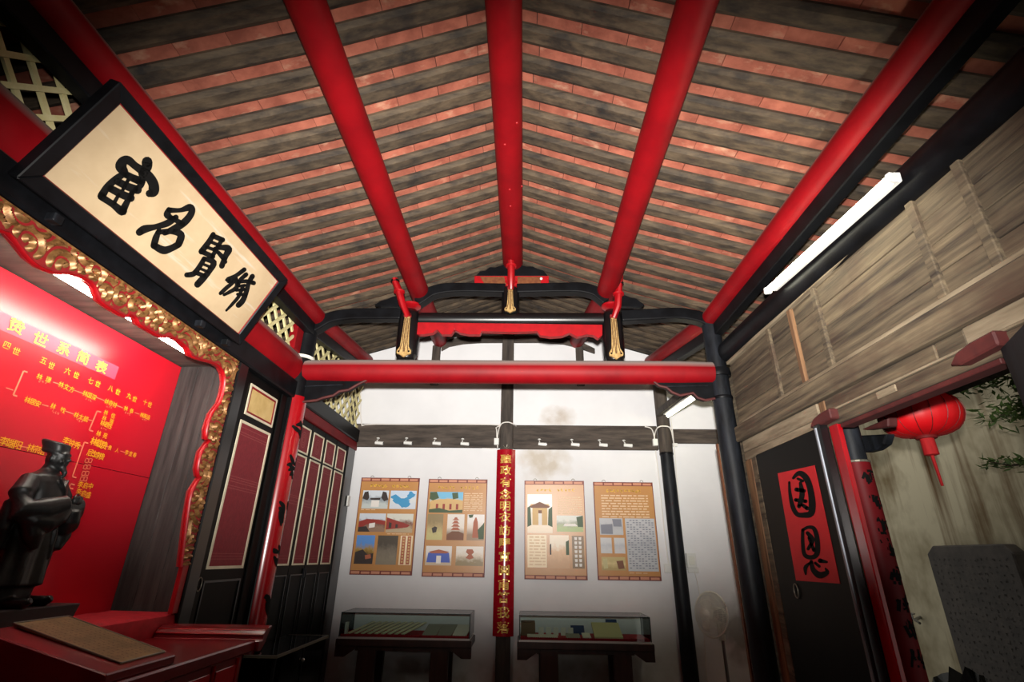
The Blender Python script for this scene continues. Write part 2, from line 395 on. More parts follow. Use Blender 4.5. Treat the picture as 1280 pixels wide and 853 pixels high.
RW, PITCHY = 0.101, 0.168
def rafter_mesh(y, s):
    mb = MB(); P = [0, 0.4, 0.785, 1.2, 1.605, 2.1, 2.7]
    rows = []
    for a in P:
        row = []
        for dy, dz in ((-RW / 2, .018), (-RW / 2 + .022, .003), (RW / 2 - .022, .003), (RW / 2, .018), (RW / 2, .034), (-RW / 2, .034)):
            row.append(roof(a, s, y, dz) + Vector((0, dy, 0)))
        rows.append(row)
    vs = [p for r in rows for p in r]; fs = []
    for i in range(len(P) - 1):
        for k in range(6): fs.append((i * 6 + k, i * 6 + (k + 1) % 6, (i + 1) * 6 + (k + 1) % 6, (i + 1) * 6 + k))
    fs += [list(range(6)), [(len(P) - 1) * 6 + k for k in range(6)]]
    return mb.add(vs, fs)
RY = [1.687 + PITCHY * k for k in range(-19, 22)]
RY = [y for y in RY if -1.6 < y < 5.26]
shared = {}
for y in RY:
    for s in (-1, 1):
        if y < D1:
            if s not in shared:
                shared[s] = (rafter_mesh(y, s).build('rafter', 'rafter_wood', ceiling), y)
            else:
                src, y0 = shared[s]; piece(src, 'rafter', ceiling, Matrix.Translation((0, y - y0, 0)))
        else: rafter_mesh(y, s).build('rafter', 'rafter_wood', ceiling)

# fired clay tiles that lie across the rafters: the 300 that show largest are parts, the rest one part of kind stuff
TL = 0.212
tiles = []
for y0, y1 in zip(RY, RY[1:]):
    for s in (-1, 1):
        a = 0.004 + random.uniform(-.1, 0)
        while a < 2.7:
            tiles.append((y0, y1, s, max(a, 0), min(a + TL - .003, 2.72))); a += TL
def tile_corners(t, up0=.035, up1=.056):
    y0, y1, s, a0, a1 = t; j = .0015
    lo_ = [roof(a0, s, y0 + j, up0), roof(a1, s, y0 + j, up0), roof(a1, s, y1 - j, up0), roof(a0, s, y1 - j, up0)]
    d = Vector((0, 0, up1 - up0)); return lo_ + [p + d for p in lo_]
def tile_rank(t):
    c = roof((t[3] + t[4]) / 2, t[2], (t[0] + t[1]) / 2, .035)
    if c.y < 0.4: return 99
    x, y, d = proj(c)
    if d < .2 or not (-30 < x < 1310 and -40 < y < 440): return 99
    if abs(c.x - XL) > 0 and (c.x < -1.95 or c.x > 2.0): return 50 + d
    return d
tiles.sort(key=tile_rank)
rest = MB()
for i, t in enumerate(tiles):
    dz = random.uniform(-.002, .003)
    if i < 300:
        MB().hexa(tile_corners(t, .0345 + dz, .056 + dz)).build('roof_tile', 'clay_tile', ceiling)
    else: rest.hexa(tile_corners(t))
tag(rest.build('roof_tile_field', 'clay_tile', ceiling), kind='stuff')

# far wall: plaster gable with a timber frame
wp = [(-2.5, 0), (2.4, 0)]
gx = [2.4, 1.42, 0.6, -.185, -.97, -1.79, -2.5]
gp = [(-2.5, 0), (2.4, 0)] + [(x, prof(abs(x + .185)) + .245) for x in gx]
wall_back = tag(MB().prism([(x, D2, z) for x, z in gp], (0, .2, 0)).build('wall_back', 'white_plaster', org=(0, 0, 0)), kind=S)
def frame_piece(n, x0, x1, z0, z1, mat='dark_timber', y0=D2 - .045): return MB().box(x0, x1, y0, D2 + .01, z0, z1).build(n, mat, wall_back, bevel=.006)
frame_piece('tie_beam', -1.80, -.249, 2.558, 2.802)
frame_piece('tie_beam', -.116, 1.405, 2.548, 2.80)
frame_piece('tie_beam', 1.53, 2.35, 2.622, 2.77)
frame_piece('post', -.249, -.116, 0.0, 4.05, 'dark_post', D2 - .055)
frame_piece('post', -1.045, -.955, 3.25, 3.72, 'dark_post'); frame_piece('post', .585, .67, 3.25, 3.72, 'dark_post')
frame_piece('post', -1.90, -1.83, 2.2, 3.6, 'dark_post')
for s, pts in ((-1, [(-.945, 3.70), (-.86, 3.755), (-.7, 3.79), (-.5, 3.805), (-.25, 3.808)]), (1, [(-.116, 3.808), (.2, 3.81), (.45, 3.79), (.62, 3.745), (.80, 3.675)])):
    m = MB(); h = .042
    up_ = [(x, D2 - .04, z + h * (1.0 if i not in (0, len(pts) - 1) or (s > 0) == (i == 0) else .35)) for i, (x, z) in enumerate(pts)]
    lw = [(x, D2 - .04, z - h) for x, z in pts][::-1]
    m.prism(up_ + lw, (0, .05, 0)).build('arched_beam', 'dark_timber', wall_back, bevel=.004)

tag(MB().box(-2.5, -2.4, -1.7, 5.5, 0, 3.2).build('wall_left', 'roof_deck'), kind=S)
tag(MB().box(-2.5, 1.6, -1.75, -1.65, 0, 3.9).build('wall_front', 'old_wood'), kind=S)
tag(MB().box(2.36, 2.44, 3.8, 5.5, 0, 3.4).build('wall_passage', 'white_plaster', org=(0, 0, 0)), kind=S)
tag(MB().box(1.62, 2.44, 3.72, 3.8, 0, 2.9).build('wall_partition', 'old_wood'), kind=S)

# ------------------------------------------------------------------ purlins
def purlin(name, a, s, r, label, zoff=0.0):
    def p(y): q = roof(a, s, y); return Vector((q.x, y, q.z - r + zoff))
    return tag(MB().tube([p(-1.6), p(D1), p(5.29)], r, 20).build(name, 'red_paint', smooth=True), label, 'beam')
rp_ = purlin('ridge_purlin', 0, 1, .086, 'thick red round ridge beam running along the peak of the roof', -.002)
for px, py in ((646, 154), (631, 181), (637, 237), (638, 258), (652, 233)):
    d_ = ray(px, py); z_ = 3.925 - .172 - .002; q_ = EYE + d_ * ((z_ - EYE.z) / d_.z)
    for _ in range(6):   # settle on the round underside
        z_ = 3.925 - .088 - sqrt(max(.086 ** 2 - (q_.x + .10) ** 2, 0)); q_ = EYE + d_ * ((z_ - EYE.z) / d_.z)
    MB().ball(q_, (.009, .009, .006), 8, 6).build('nail_head', 'red_ornament', rp_, smooth=True)
purlin('roof_purlin', .785, -1, .082, 'red round purlin between the ridge and the black plaque')
purlin('roof_purlin', .785, 1, .082, 'red round purlin between the ridge and the long lit tube')
purlin('eave_purlin', 1.605, -1, .072, 'red purlin above the cream lattice, passing behind the plaque', -.004)
purlin('eave_purlin', 1.605, 1, .072, 'red purlin beside the long lit tube above the wooden wall', -.004)
for s, lb in ((-1, 'dark plate under the red purlin above the cream lattice'), (1, 'dark grey plate under the red purlin beside the long lit tube')):
    m = MB()
    for y0, y1 in ((-1.6, D1), (D1, 5.29)):
        q0 = roof(1.605, s, y0); q1 = roof(1.605, s, y1)
        dx = Vector((s * .03, 0, -.19))
        m.bar(q0 + dx, q1 + dx, .07, .10)
    tag(m.build('purlin_plate', 'black_paint', bevel=.006), lb, 'beam')
tag(MB().bar((1.60, 4.15, 3.44), (2.35, 4.15, 3.44), .12, .12).build('short_beam', 'red_paint', bevel=.02), 'short red beam behind the top of the black column by the passage', 'beam')

# ------------------------------------------------------------------ columns
def column(name, x, y, r, z1, mat, label, seam=None):
    t = thing(name, (x, y, 0), label, 'column')
    prof_ = [(r * 1.06, .16), (r * 1.05, .3), (r * 1.0, z1 * .6), (r * .94, z1)]
    MB().lathe(prof_, (x, y, 0), 28).build('shaft', mat, t, smooth=True)
    MB().lathe([(r * 1.3, 0), (r * 1.75, .03), (r * 1.8, .09), (r * 1.5, .15), (r * 1.2, .165)], (x, y, 0), 28).build('base_stone', 'stele_stone', t, smooth=True)
    if seam:
        MB().lathe([(r * 1.03, seam - .012), (r * 1.06, seam - .008), (r * 1.06, seam + .008), (r * 1.03, seam + .012)], (x, y, 0), 28).build('joint_band', 'dark_post' if mat == 'dark_post' else 'black_paint', t, smooth=True)
    return t
col_fl = column('column', -1.776, D1, .088, 3.22, 'black_paint', 'black round column with a red couplet at the corner of the folding doors')
col_fr = column('column', 1.505, D1, .072, 3.30, 'black_worn', 'worn black round column between the white wall and the wooden wall', 2.63)
col_br = column('column', 1.467, D2 - .075, .066, 3.4, 'black_worn', 'weathered black column standing against the white wall beside the fan', 2.50)
MB().lathe([(.068, 2.50), (.067, 3.42)], (1.467, D2 - .075, 0), 28).build('upper_shaft', 'dark_post', col_br, smooth=True)
MB().lathe([(.088, 2.80), (.092, 2.82), (.092, 2.83), (.088, 2.86)], (1.505, D1, 0), 20).build('joint_band', 'black_paint', col_fr, smooth=True)
tag(MB().box(1.437, 1.448, D1 + .06, D1 + .09, .02, 2.3).build('board_edge', 'orange_board'), 'thin orange wooden board edge standing behind the worn black column', 'board')

# red couplet that wraps the left column, ink characters worn past reading
def wrapped(parent, x, y, r, z0, z1, a0, a1, mat, cuts=16):
    m = MB(); vs = []; fs = []
    for j, z in enumerate((z0, z1)):
        for rr in (r, r + .004):
            for k in range(cuts + 1):
                t = a0 + (a1 - a0) * k / cuts; vs.append((x + cos(t) * rr, y + sin(t) * rr, z))
    n = cuts + 1
    for k in range(cuts):
        fs += [(n + k, n + k + 1, 3 * n + k + 1, 3 * n + k), (k, k + 1, 2 * n + k + 1, 2 * n + k), (2 * n + k, 2 * n + k + 1, 3 * n + k + 1, 3 * n + k), (k, k + 1, n + k + 1, n + k)]
    fs += [(0, n, 3 * n, 2 * n), (cuts, n + cuts, 3 * n + cuts, 2 * n + cuts)]
    return m.add(vs, fs).build('couplet_board', mat, parent, smooth=True)
MB().lathe([(.089, 2.925), (.095, 2.928), (.095, 2.948), (.089, 2.951)], (-1.776, D1, 0), 28).build('white_clip', 'paper_white', col_fl, smooth=True)
cb = wrapped(col_fl, -1.776, D1, .0885, .45, 2.615, radians(-150), radians(85), 'red_lacquer')
rnd = random.Random(5)
def cyl_fn(x, y, r, a): return lambda u, v: Vector((x + cos(a + u / r) * r, y + sin(a + u / r) * r, v))
for z in (2.36, 2.08, 1.78, 1.48, 1.2, .92):
    m = MB(); fnc = cyl_fn(-1.776, D1, .0945, radians(4))
    st = []
    for k in range(5):
        u = rnd.uniform(-.05, .04); v = z + rnd.uniform(-.05, .05)
        st.append([(u - rnd.uniform(.01, .04), v + rnd.uniform(-.02, .04), .02), (u, v, .034), (u + rnd.uniform(.01, .04), v - rnd.uniform(.0, .06), .018)])
    brush(m, st, fnc).build('ink_character', 'ink', cb)

# ------------------------------------------------------------------ roof frame over the room
YF = D1 - .075
def beam_x(name, x0, x1, z, r, mat, label, sq=(1, 1), taper=.93):
    n = 12; path = [(x0 + (x1 - x0) * i / n, D1, z) for i in range(n + 1)]
    rad = [r * (taper if i in (0, n) else 1) for i in range(n + 1)]
    return tag(MB().tube(path, rad, 28, sq=sq).build(name, mat, smooth=True), label, 'beam')
beam_x('cross_beam', -1.72, 1.455, 2.835, .093, 'red_paint', 'long red round cross beam spanning between the two columns')
# corbels under the beam
for s, pts in ((-1, [(378, 475), (462, 473), (448, 480), (436, 487), (424, 489), (417, 494), (404, 497), (396, 500), (378, 502)]),
               (1, [(815, 475), (893, 474), (897, 497), (882, 500), (872, 497), (866, 491), (850, 494), (840, 490), (833, 484), (824, 482)])):
    P = [ony(x, y, YF + .05) for x, y in pts]
    t = thing('corbel', (P[0].x, YF + .05, min(p.z for p in P)), 'black corbel with red scalloped edge under the red cross beam, %s' % ('lattice side' if s < 0 else 'worn column side'), 'bracket')
    MB().prism(P, (0, .06, 0)).build('board', 'black_paint', t, bevel=.003)
    rim = P[2:] if s < 0 else P[2:] + [P[0]]
    if s < 0: rim = [P[1]] + rim
    MB().tube([p + Vector((0, -.002, -.004)) for p in rim], .010, 8).build('edge_molding', 'latch_red', t, smooth=True)
    MB().tube([P[0] + Vector((.01 if s < 0 else .06, -.004, -.055)), (P[1] if s < 0 else P[1]) + Vector((-.06 if s > 0 else -.2, -.004, -.055))], .005, 6).build('groove_line', 'black_worn', t)

beam_x('upper_beam', -.86, .64, 3.29, .058, 'black_lacquer', 'black lacquered upper cross beam between the two black struts', taper=1)
pts = [(521, 403), (753, 406), (753, 419), (748, 423), (742, 419), (734, 418), (722, 421), (712, 416), (703, 420), (688, 421), (675, 419), (671, 414), (640, 415), (602, 414), (600, 418), (586, 418), (575, 416), (568, 412), (564, 418), (552, 418), (546, 412), (541, 416), (530, 418), (521, 418)]
tag(MB().prism([ony(x, y, YF + .03) for x, y in pts], (0, .05, 0)).build('carved_board', 'red_ornament', bevel=.002), 'long bright red carved board with a wavy lower edge under the upper beam', 'board')

def strut(x, z0, z1, w, label, arm_px, ring_z):
    t = thing('strut', (x, D1, z0), label, 'strut', 'lotus struts on the cross beams')
    h = z1 - z0
    MB().lathe([(w * .40, z0), (w * .5, z0 + h * .08), (w * .53, z0 + h * .4), (w * .52, z0 + h * .7), (w * .47, z0 + h * .88), (w * .3, z0 + h * .97), (w * .12, z1)], (x, D1, 0), 24).build('post', 'black_lacquer', t, smooth=True)
    yq = D1 - w * .54
    # gold claw: four ribs, two curled toes and a point
    gz1 = z0 + h * .74; gz0 = z0 - .012
    out = [(-.020, gz1), (.020, gz1), (.024, gz1 - h * .3), (.030, z0 + h * .17), (.05, z0 + h * .09), (.048, z0 + h * .04), (.03, z0 + h * .025), (0, gz0), (-.03, z0 + h * .025), (-.048, z0 + h * .04), (-.05, z0 + h * .09), (-.030, z0 + h * .17), (-.024, gz1 - h * .3)]
    sc = w / .15
    g = MB().prism([(x + a * sc, yq - .004, z) for a, z in out], (0, .02, 0)).build('gold_claw', 'claw_gold', t, bevel=.002)
    for a in (-.015, -.005, .005, .015):
        MB().tube([(x + a * sc, yq - .006, gz1 - .01), (x + a * sc * 1.1, yq - .006, z0 + h * .25), (x + a * sc * (2.0 if abs(a) > .01 else .6), yq - .006, z0 + h * .07)], .0026 * sc, 6).build('rib', 'claw_line', g)
    for a in (-.034, .034): MB().ball((x + a * sc, yq - .005, z0 + h * .075), .007 * sc, 8, 6).build('toe_hole', 'ink', g)
    MB().box(x - .026 * sc, x + .026 * sc, yq - .012, yq + .02, gz1, gz1 + .028).build('claw_cap', 'red_ground', t, bevel=.004)
    # red curved arm that rises from the strut to the purlin, in front of it
    A = [ony(px, py, Y) for px, py, Y in arm_px]
    arm = MB().tube([p for p in A], [.020, .030, .031, .028, .020][:len(A)], 10, sq=(1, 1.3)).build('hook_arm', 'red_ornament', t, smooth=True)
    MB().tube([A[-1], A[-1] + (A[-1] - A[-2]) * .35], [.017, .006], 8).build('arm_tip', 'black_lacquer', arm)
    MB().lathe([(.030, -.012), (.044, -.008), (.046, .006), (.034, .014)], A[2], 16).build('collar', 'red_ornament', t, smooth=True)
    MB().lathe([(.026, -.014), (.036, -.008), (.036, .008), (.024, .016)], A[3], 16).build('block', 'black_lacquer', t, smooth=True)
    MB().lathe([(w * .30, ring_z), (w * .46, ring_z + .012), (w * .46, ring_z + .028), (w * .32, ring_z + .04)], (x, D1, 0), 20).build('collar', 'red_ornament', t, smooth=True)
    return t
strut(-.940, 2.935, 3.385, .172, 'black strut with gold claw beneath the purlin on the plaque side', [(511, 396, 3.60), (503, 381, 3.575), (499, 365, 3.56), (494, 352, 3.55), (490, 331, 3.5)], 3.395)
strut(.712, 2.925, 3.385, .165, 'black strut with gold claw beneath the purlin on the wooden wall side', [(767, 398, 3.60), (772, 384, 3.575), (773, 368, 3.56), (774, 355, 3.55), (777, 335, 3.5)], 3.395)
strut(-.115, 3.33, 3.60, .140, 'short black strut with gold claw beneath the ridge beam', [(639, 362, 3.60), (639, 350, 3.575), (639, 333, 3.56), (638.5, 321, 3.55), (638, 298, 3.5)], 3.605)

def curved_tie(px, label):
    C = [ony(x, y, D1) for x, y, w in px]; W = [w / 626.6 * 4.05 for x, y, w in px]
    P = spline([(p.x, p.z, w) for p, w in zip(C, W)], 5)
    n = len(P); top = []; bot = []
    for i, (x, z, w) in enumerate(P):
        a = P[max(i - 1, 0)]; b = P[min(i + 1, n - 1)]; dx, dz = b[0] - a[0], b[1] - a[1]; d = sqrt(dx * dx + dz * dz)
        nx, nz = -dz / d * w / 2, dx / d * w / 2; top.append((x + nx, D1 - .045, z + nz)); bot.append((x - nx, D1 - .045, z - nz))
    return tag(MB().prism(top + bot[::-1], (0, .09, 0)).build('curved_tie', 'black_paint', bevel=.012, seg=2), label, 'beam')
curved_tie([(380, 418, 13), (398, 408, 15), (415, 399, 15), (440, 395, 15), (470, 394.5, 15), (502, 394.5, 15)], 'black curved tie joining the strut to the purlin above the lattice')
curved_tie([(776, 397, 15), (810, 395.5, 15), (845, 394, 15), (868, 397, 15), (882, 402, 15), (898, 410, 13)], 'black curved tie joining the strut to the worn black column')
curved_tie([(522, 380, 11), (530, 374, 13), (540, 367, 14), (556, 363, 14), (580, 362, 13), (610, 362.5, 13), (632, 363, 13)], 'black curved tie from the ridge strut to the purlin on the plaque side')
curved_tie([(646, 363, 13), (670, 362.5, 13), (700, 362, 13), (725, 362, 14), (742, 366, 14), (750, 372, 13), (757, 379, 11)], 'black curved tie from the ridge strut to the purlin on the wooden wall side')
def cloud(pts, label, y=D1 - .02):
    P = [ony(x, yy, y) for x, yy in pts]
    return tag(MB().prism(P, (0, .04, 0)).build('cloud_board', 'black_paint', bevel=.003), label, 'board')
cloud([(468, 381), (476, 376), (484, 374), (490, 371), (498, 369), (505, 368), (505, 383), (475, 383)], 'small black cloud shaped board beside the strut on the plaque side')
cloud([(776, 370), (782, 369), (788, 372), (795, 373), (800, 377), (806, 381), (802, 384), (776, 383)], 'small black cloud shaped board beside the strut on the wooden wall side')
cloud([(595, 345), (600, 339), (607, 338), (612, 334), (620, 334), (628, 331), (650, 331), (658, 333), (666, 333), (672, 336), (679, 338), (685, 345)], 'black wavy board below the end of the ridge beam')
pl = [ony(x, y, D1 - .035) for x, y in ((593, 345), (686, 345), (686, 357), (593, 357))]
t = thing('ridge_ornament', ((pl[0].x + pl[1].x) / 2, D1 - .035, pl[2].z), 'orange carved board with red ends under the ridge beam', 'board')
MB().prism(pl, (0, .05, 0)).build('board', 'red_ornament', t, bevel=.002)
for a, b in ((600, 630), (647, 677)):
    q = [ony(x, y, D1 - .036) for x, y in ((a, 346.5), (b, 346.5), (b + (3 if a < 640 else -2), 356), (a + 6 if a < 640 else a, 356))]
    MB().prism(q, (0, -.006, 0)).build('carving', 'orange_board', t)
MB().ball(ony(676.5, 348.5, D1 - .045), .012, 10, 8).build('boss', 'white_plastic', t, smooth=True)

# ------------------------------------------------------------------ left side: shrine niche, beams, lattice
tag(MB().box(-1.84, -1.735, -1.6, 3.625, 2.592, 2.728).build('lintel_beam', 'black_paint', bevel=.01), 'black lintel beam above the gilded valance of the shrine', 'beam')
tag(MB().tube([(-1.80, y, 2.845) for y in (-1.6, 1, 3.64)], .118, 20, sq=(.62, 1)).build('head_beam', 'red_paint', smooth=True), 'thick red beam between the black lintel and the cream lattice', 'beam')
tag(MB().box(-1.85, -1.75, D1 + .07, 5.28, 2.60, 2.735).build('lintel_beam', 'black_paint', bevel=.01), 'black lintel above the row of four folding door leaves', 'beam')
tag(MB().box(-1.83, -1.762, D1 + .07, 5.28, 2.515, 2.60).build('head_rail', 'couplet_red', bevel=.006), 'dark red rail above the row of four folding door leaves', 'beam')

def lattice(y0, y1, z0, z1, label, step=.098, w=.021):
    t = thing('lattice_screen', (-1.79, (y0 + y1) / 2, z0), label, 'lattice')
    h = z1 - z0
    for d in (1, -1):
        y = y0 - h
        while y < y1:
            a, b = max(y, y0), min(y + h, y1)
            if b - a > .03:
                za = z0 + (a - y) if d > 0 else z1 - (a - y); zb = z0 + (b - y) if d > 0 else z1 - (b - y)
                MB().bar((-1.79 + d * .007, a, za), (-1.79 + d * .007, b, zb), .013, w, up=(0, -d * .7, .7)).build('slat', 'cream_paint', t)
            y += step * 1.42
    return t
lattice(-.4, 3.50, 2.955, 3.185, 'cream wooden lattice above the thick red beam and behind the plaque')
lattice(D1 + .1, 5.26, 2.74, 3.25, 'cream wooden lattice above the row of folding door leaves', step=.105, w=.02)
tag(MB().box(-1.82, -1.76, 3.50, 3.615, 2.95, 3.2).build('lattice_stile', 'red_paint', bevel=.006), 'short red upright between the lattice and the black column', 'post')

# niche
NX = -2.125
niche = holder('wall_niche', (-2.0, 1.6, 1.2))
MB().box(-2.3, -1.79, .2, 2.9, 2.566, 2.60).build('niche_ceiling', 'dark_timber', niche)
for k in range(3):
    x0 = -2.13 + k * .113
    MB().box(x0, x0 + .111, 2.88 - k * .002, 2.91, 1.16, 2.566).build('plank', 'niche_board', niche, bevel=.003)
MB().box(-2.2, -1.79, .2, 2.88, 1.14, 1.22).build('niche_shelf', 'rosewood', niche)
MB().box(-1.86, -1.79, .2, 2.88, 0, 1.14).build('niche_front', 'red_table', niche)
MB().box(-2.2, -1.79, .15, .2, 1.14, 2.57).build('niche_cheek', 'niche_board', niche)

# genealogy panel
t = thing('wall_panel', (NX, 1.6, 1.22), 'bright red genealogy panel with yellow writing behind the black statue', 'sign')
seam_z = onx(182, 597, NX).z
pz1 = 2.558
MB().box(NX - .03, NX, .22, 2.875, seam_z + .0015, pz1).build('upper_sheet', 'red_panel', t)
MB().box(NX - .03, NX, .22, 2.875, 1.22, seam_z - .0015).build('lower_sheet', 'red_panel', t)
hd = [onx(x, y, NX + .002) for x, y in ((149, 459), (144, 475))]
MB().add([(NX + .0015, .9, hd[0].z), (NX + .0015, hd[0].y, hd[0].z), (NX + .0015, hd[0].y, hd[1].z), (NX + .0015, .9, hd[1].z)], [(0, 1, 2, 3)]).build('header_band', 'header_band', t)
pf = lambda x: (lambda u, v: Vector((x, u, v)))   # u along the wall (rising y), v = height
def pan(px, py): q = onx(px, py, NX); return q.y, q.z
hm = MB()
for ch, (px, py) in zip('贽世系简表', ((20, 408), (50, 424), (79, 436), (103, 447), (126, 459))):
    u, v = pan(px, py); put(hm, ch, u, v, .062, pf(NX + .004), bold=.012, asp=1.2)
for ch, u in (('李', pan(20, 408)[0] - .14),): put(hm, ch, u, pan(20, 408)[1], .062, pf(NX + .004), bold=.012, asp=1.2)
tag(hm.build('lettering', 'yellow_header', t), kind='stuff')
tm = MB(); t2 = MB()
gens = [('四', 8, 432, '世', 20, 439), ('五', 54, 451, '世', 64, 457), ('六', 84, 464, '世', 95, 469), ('七', 113, 476, '世', 122, 480), ('八', 138, 486, '世', 147, 490), ('九', 161, 495, '世', 168, 499), ('十', 181, 503, '世', 187, 506)]
for a, x, y, b, x2, y2 in gens:
    for ch, px, py in ((a, x, y), (b, x2, y2)): u, v = pan(px, py); put(tm, ch, u, v, .034, pf(NX + .002), bold=.008)
def name_row(chars, x0, y0, x1, y1, size=.029, bold=.006, mb=None):
    n = len(chars)
    for i, ch in enumerate(chars):
        f = i / max(n - 1, 1); u, v = pan(x0 + (x1 - x0) * f, y0 + (y1 - y0) * f); put(mb or tm, ch, u, v, size, pf(NX + .002), bold=bold)
def line(x0, y0, x1, y1, w=.004, mb=None):
    a = pan(x0, y0); b = pan(x1, y1); dx, dy = b[0] - a[0], b[1] - a[1]; d = sqrt(dx * dx + dy * dy); nx, ny = -dy / d * w / 2, dx / d * w / 2; X = NX + .0018
    (mb or t2).add([(X, a[0] + nx, a[1] + ny), (X, b[0] + nx, b[1] + ny), (X, b[0] - nx, b[1] - ny), (X, a[0] - nx, a[1] - ny)], [(0, 1, 2, 3)])
def sub(px, py, n=3):
    r2 = random.Random(px * 7 + py)
    u, v = pan(px, py)
    for k in range(n): scrawl(t2, u + (k - (n - 1) / 2) * .014, v, .012, pf(NX + .002), r2, 4, .2)
name_row('林璟', 49, 471, 60, 475); sub(53, 478)
name_row('林文方', 76, 481, 89, 487); name_row('林国深', 106, 492, 117, 497); sub(110, 500)
name_row('林奇材', 133, 502, 143, 506); sub(136, 509); name_row('林恭', 157, 511, 164, 514); sub(159, 517); name_row('林英运', 177, 519, 185, 522); sub(180, 525)
name_row('林居安', 34, 500, 47, 505); name_row('林敏', 66, 508, 78, 513); sub(69, 516); name_row('林太毓', 95, 519, 107, 524); sub(99, 526)
name_row('林信', 132, 516, 141, 520, .028); name_row('林瑞', 130, 523, 139, 527, .028); name_row('林君性', 128, 529, 137, 533, .03); sub(129, 536)
name_row('林苑', 123, 542, 131, 545, .03)
name_row('林载贽', 117, 552, 130, 557, .042, .012); name_row('后改李贽', 112, 566, 127, 571, .036, .010)
name_row('贵人', 137, 560, 146, 563, .026, .006); name_row('李宜春', 158, 566, 168, 569, .028)
name_row('李钟秀', 82, 551, 96, 557, .036); name_row('李端阳', 4, 552, 22, 557, .04); name_row('林宗洁', 38, 560, 52, 564, .036)
name_row('李启中', 100, 606, 113, 608, .032); name_row('李启盛', 98, 615, 110, 619, .032)
for x, y in ((108, 576), (106, 584), (104, 592), (102, 599)):
    for dx in (0, 4.5):
        u, v = pan(x + dx, y); s_ = .011
        for (a0, b0, a1, b1) in ((-s_, -s_, s_, -s_ + .004), (-s_, s_ - .004, s_, s_), (-s_, -s_, -s_ + .004, s_), (s_ - .004, -s_, s_, s_)):
            t2.add([(NX + .002, u + a0, v + b0), (NX + .002, u + a1, v + b0), (NX + .002, u + a1, v + b1), (NX + .002, u + a0, v + b1)], [(0, 1, 2, 3)])
for a in ((66, 478, 73, 480), (92, 488, 103, 492), (120, 497, 130, 501), (145, 507, 153, 510), (168, 516, 174, 518), (52, 506, 60, 508), (81, 514, 92, 518), (110, 525, 115, 526), (7, 485, 16, 488), (131, 558, 135, 559), (150, 564, 156, 566), (97, 557, 102, 558), (24, 558, 36, 560)): line(*a)
for (x0, y0, x1, y1) in ((29, 464, 16, 494), (121, 514, 111, 538), (105, 553, 90, 596), (88, 605, 86, 610)):
    line(x0, y0, x1, y1, .007); line(x0, y0, x0 + 5, y0 + 1.5, .006); line(x1, y1, x1 + 5, y1 + 1.5, .006)
tag(tm.build('lettering', 'yellow_print', t), kind='stuff'); tag(t2.build('fine_print', 'pale_print', t), kind='stuff')

# gilded valance and stile with scalloped red edge
edge = [(0, 287), (12, 291), (25, 306), (38, 323), (52, 334), (64, 339), (72, 341.5), (90, 342), (108, 348), (120, 358), (127, 376), (140, 386), (158, 396), (163, 393), (172, 398), (175, 405), (188, 413), (202, 421), (214, 421), (226, 427), (236, 436), (240, 445), (255, 451), (268, 454), (277, 460), (281, 468),
        (282, 478), (280, 491), (276, 504), (265.6, 518), (259.5, 537), (259.5, 549), (263.6, 551), (253, 565), (248.4, 586), (250, 596), (252, 597), (241, 614.6), (236, 643), (231, 684), (228, 709)]
VX = -1.752
E_ = [onx(x, y, VX) for x, y in edge]
ntop = 26
yv1 = 2.89 * VX / XL
head = [(p.y, p.z) for p in E_[:ntop]]; stile = [(p.y, p.z) for p in E_[ntop - 1:]]
y_first = head[0][0]
head = [(y_first - .9, 2.46), (y_first - .75, 2.50), (y_first - .6, 2.44), (y_first - .45, 2.42), (y_first - .3, 2.50), (y_first - .12, 2.52)] + head
t = thing('shrine_valance', (VX, 2.0, 1.28), 'gilded carved valance with a red scalloped edge around the shrine opening', 'carving')
zt = 2.592
rs = random.Random(11)
cells = [(rs.uniform(.2, 2.9), rs.uniform(1.2, 2.6), rs.uniform(0, 6.28), rs.choice((-1, 1))) for _ in range(420)]
def relief(y, z):
    best = 9; c0 = None
    for c in cells:
        d = (c[0] - y) ** 2 + (c[1] - z) ** 2
        if d < best: best = d; c0 = c
    d = sqrt(best); an = math.atan2(z - c0[1], y - c0[0])
    return .5 + .5 * cos(c0[3] * an * 1 + d * 170 + c0[2])
outl = [(y, z) for y, z in head] + [(y, z) for y, z in stile[1:]] + [(yv1, stile[-1][1]), (yv1, zt), (head[0][0], zt)]
MB().prism([(VX - .035, y, z) for y, z in outl], (.03, 0, 0)).build('backing', 'red_ground', t)
def interp(tab, q, i, j):
    for a, b in zip(tab, tab[1:]):
        if (a[i] - q) * (b[i] - q) <= 0 and a[i] != b[i]: return a[j] + (b[j] - a[j]) * (q - a[i]) / (b[i] - a[i])
    return tab[-1][j]
def relief_grid(rows):
    m = MB(); n = len(rows[0]); vs = [p for r in rows for p in r]
    return m.add(vs, [(i * n + k, i * n + k + 1, (i + 1) * n + k + 1, (i + 1) * n + k) for i in range(len(rows) - 1) for k in range(n - 1)])
rows = []
NV = 16
y = head[0][0]
while y < yv1 - .002:
    lo_z = interp(head, y, 0, 1) if y < head[-1][0] else 2.44
    r = []
    for k in range(NV + 1):
        z = lo_z + .008 + (zt - .004 - lo_z - .008) * k / NV
        e = min(k, NV - k) / NV; h = relief(y, z) * min(1, e * 6)
        r.append((VX - .0085 + .020 * h + (.010 if k == NV else 0), y, z))
    rows.append(r); y += .006
relief_grid(rows).build('gilded_relief', 'gold', t, smooth=True)
rows = []; z = 2.45; z_end = stile[-1][1]
while z > z_end:
    lo_y = interp(stile, z, 1, 0); r = []
    for k in range(13):
        y = lo_y + .006 + (yv1 - lo_y - .006) * k / 12; e = min(k, 12 - k) / 12
        r.append((VX - .0085 + .020 * relief(y, z) * min(1, e * 6), y, z))
    rows.append(r); z -= .007
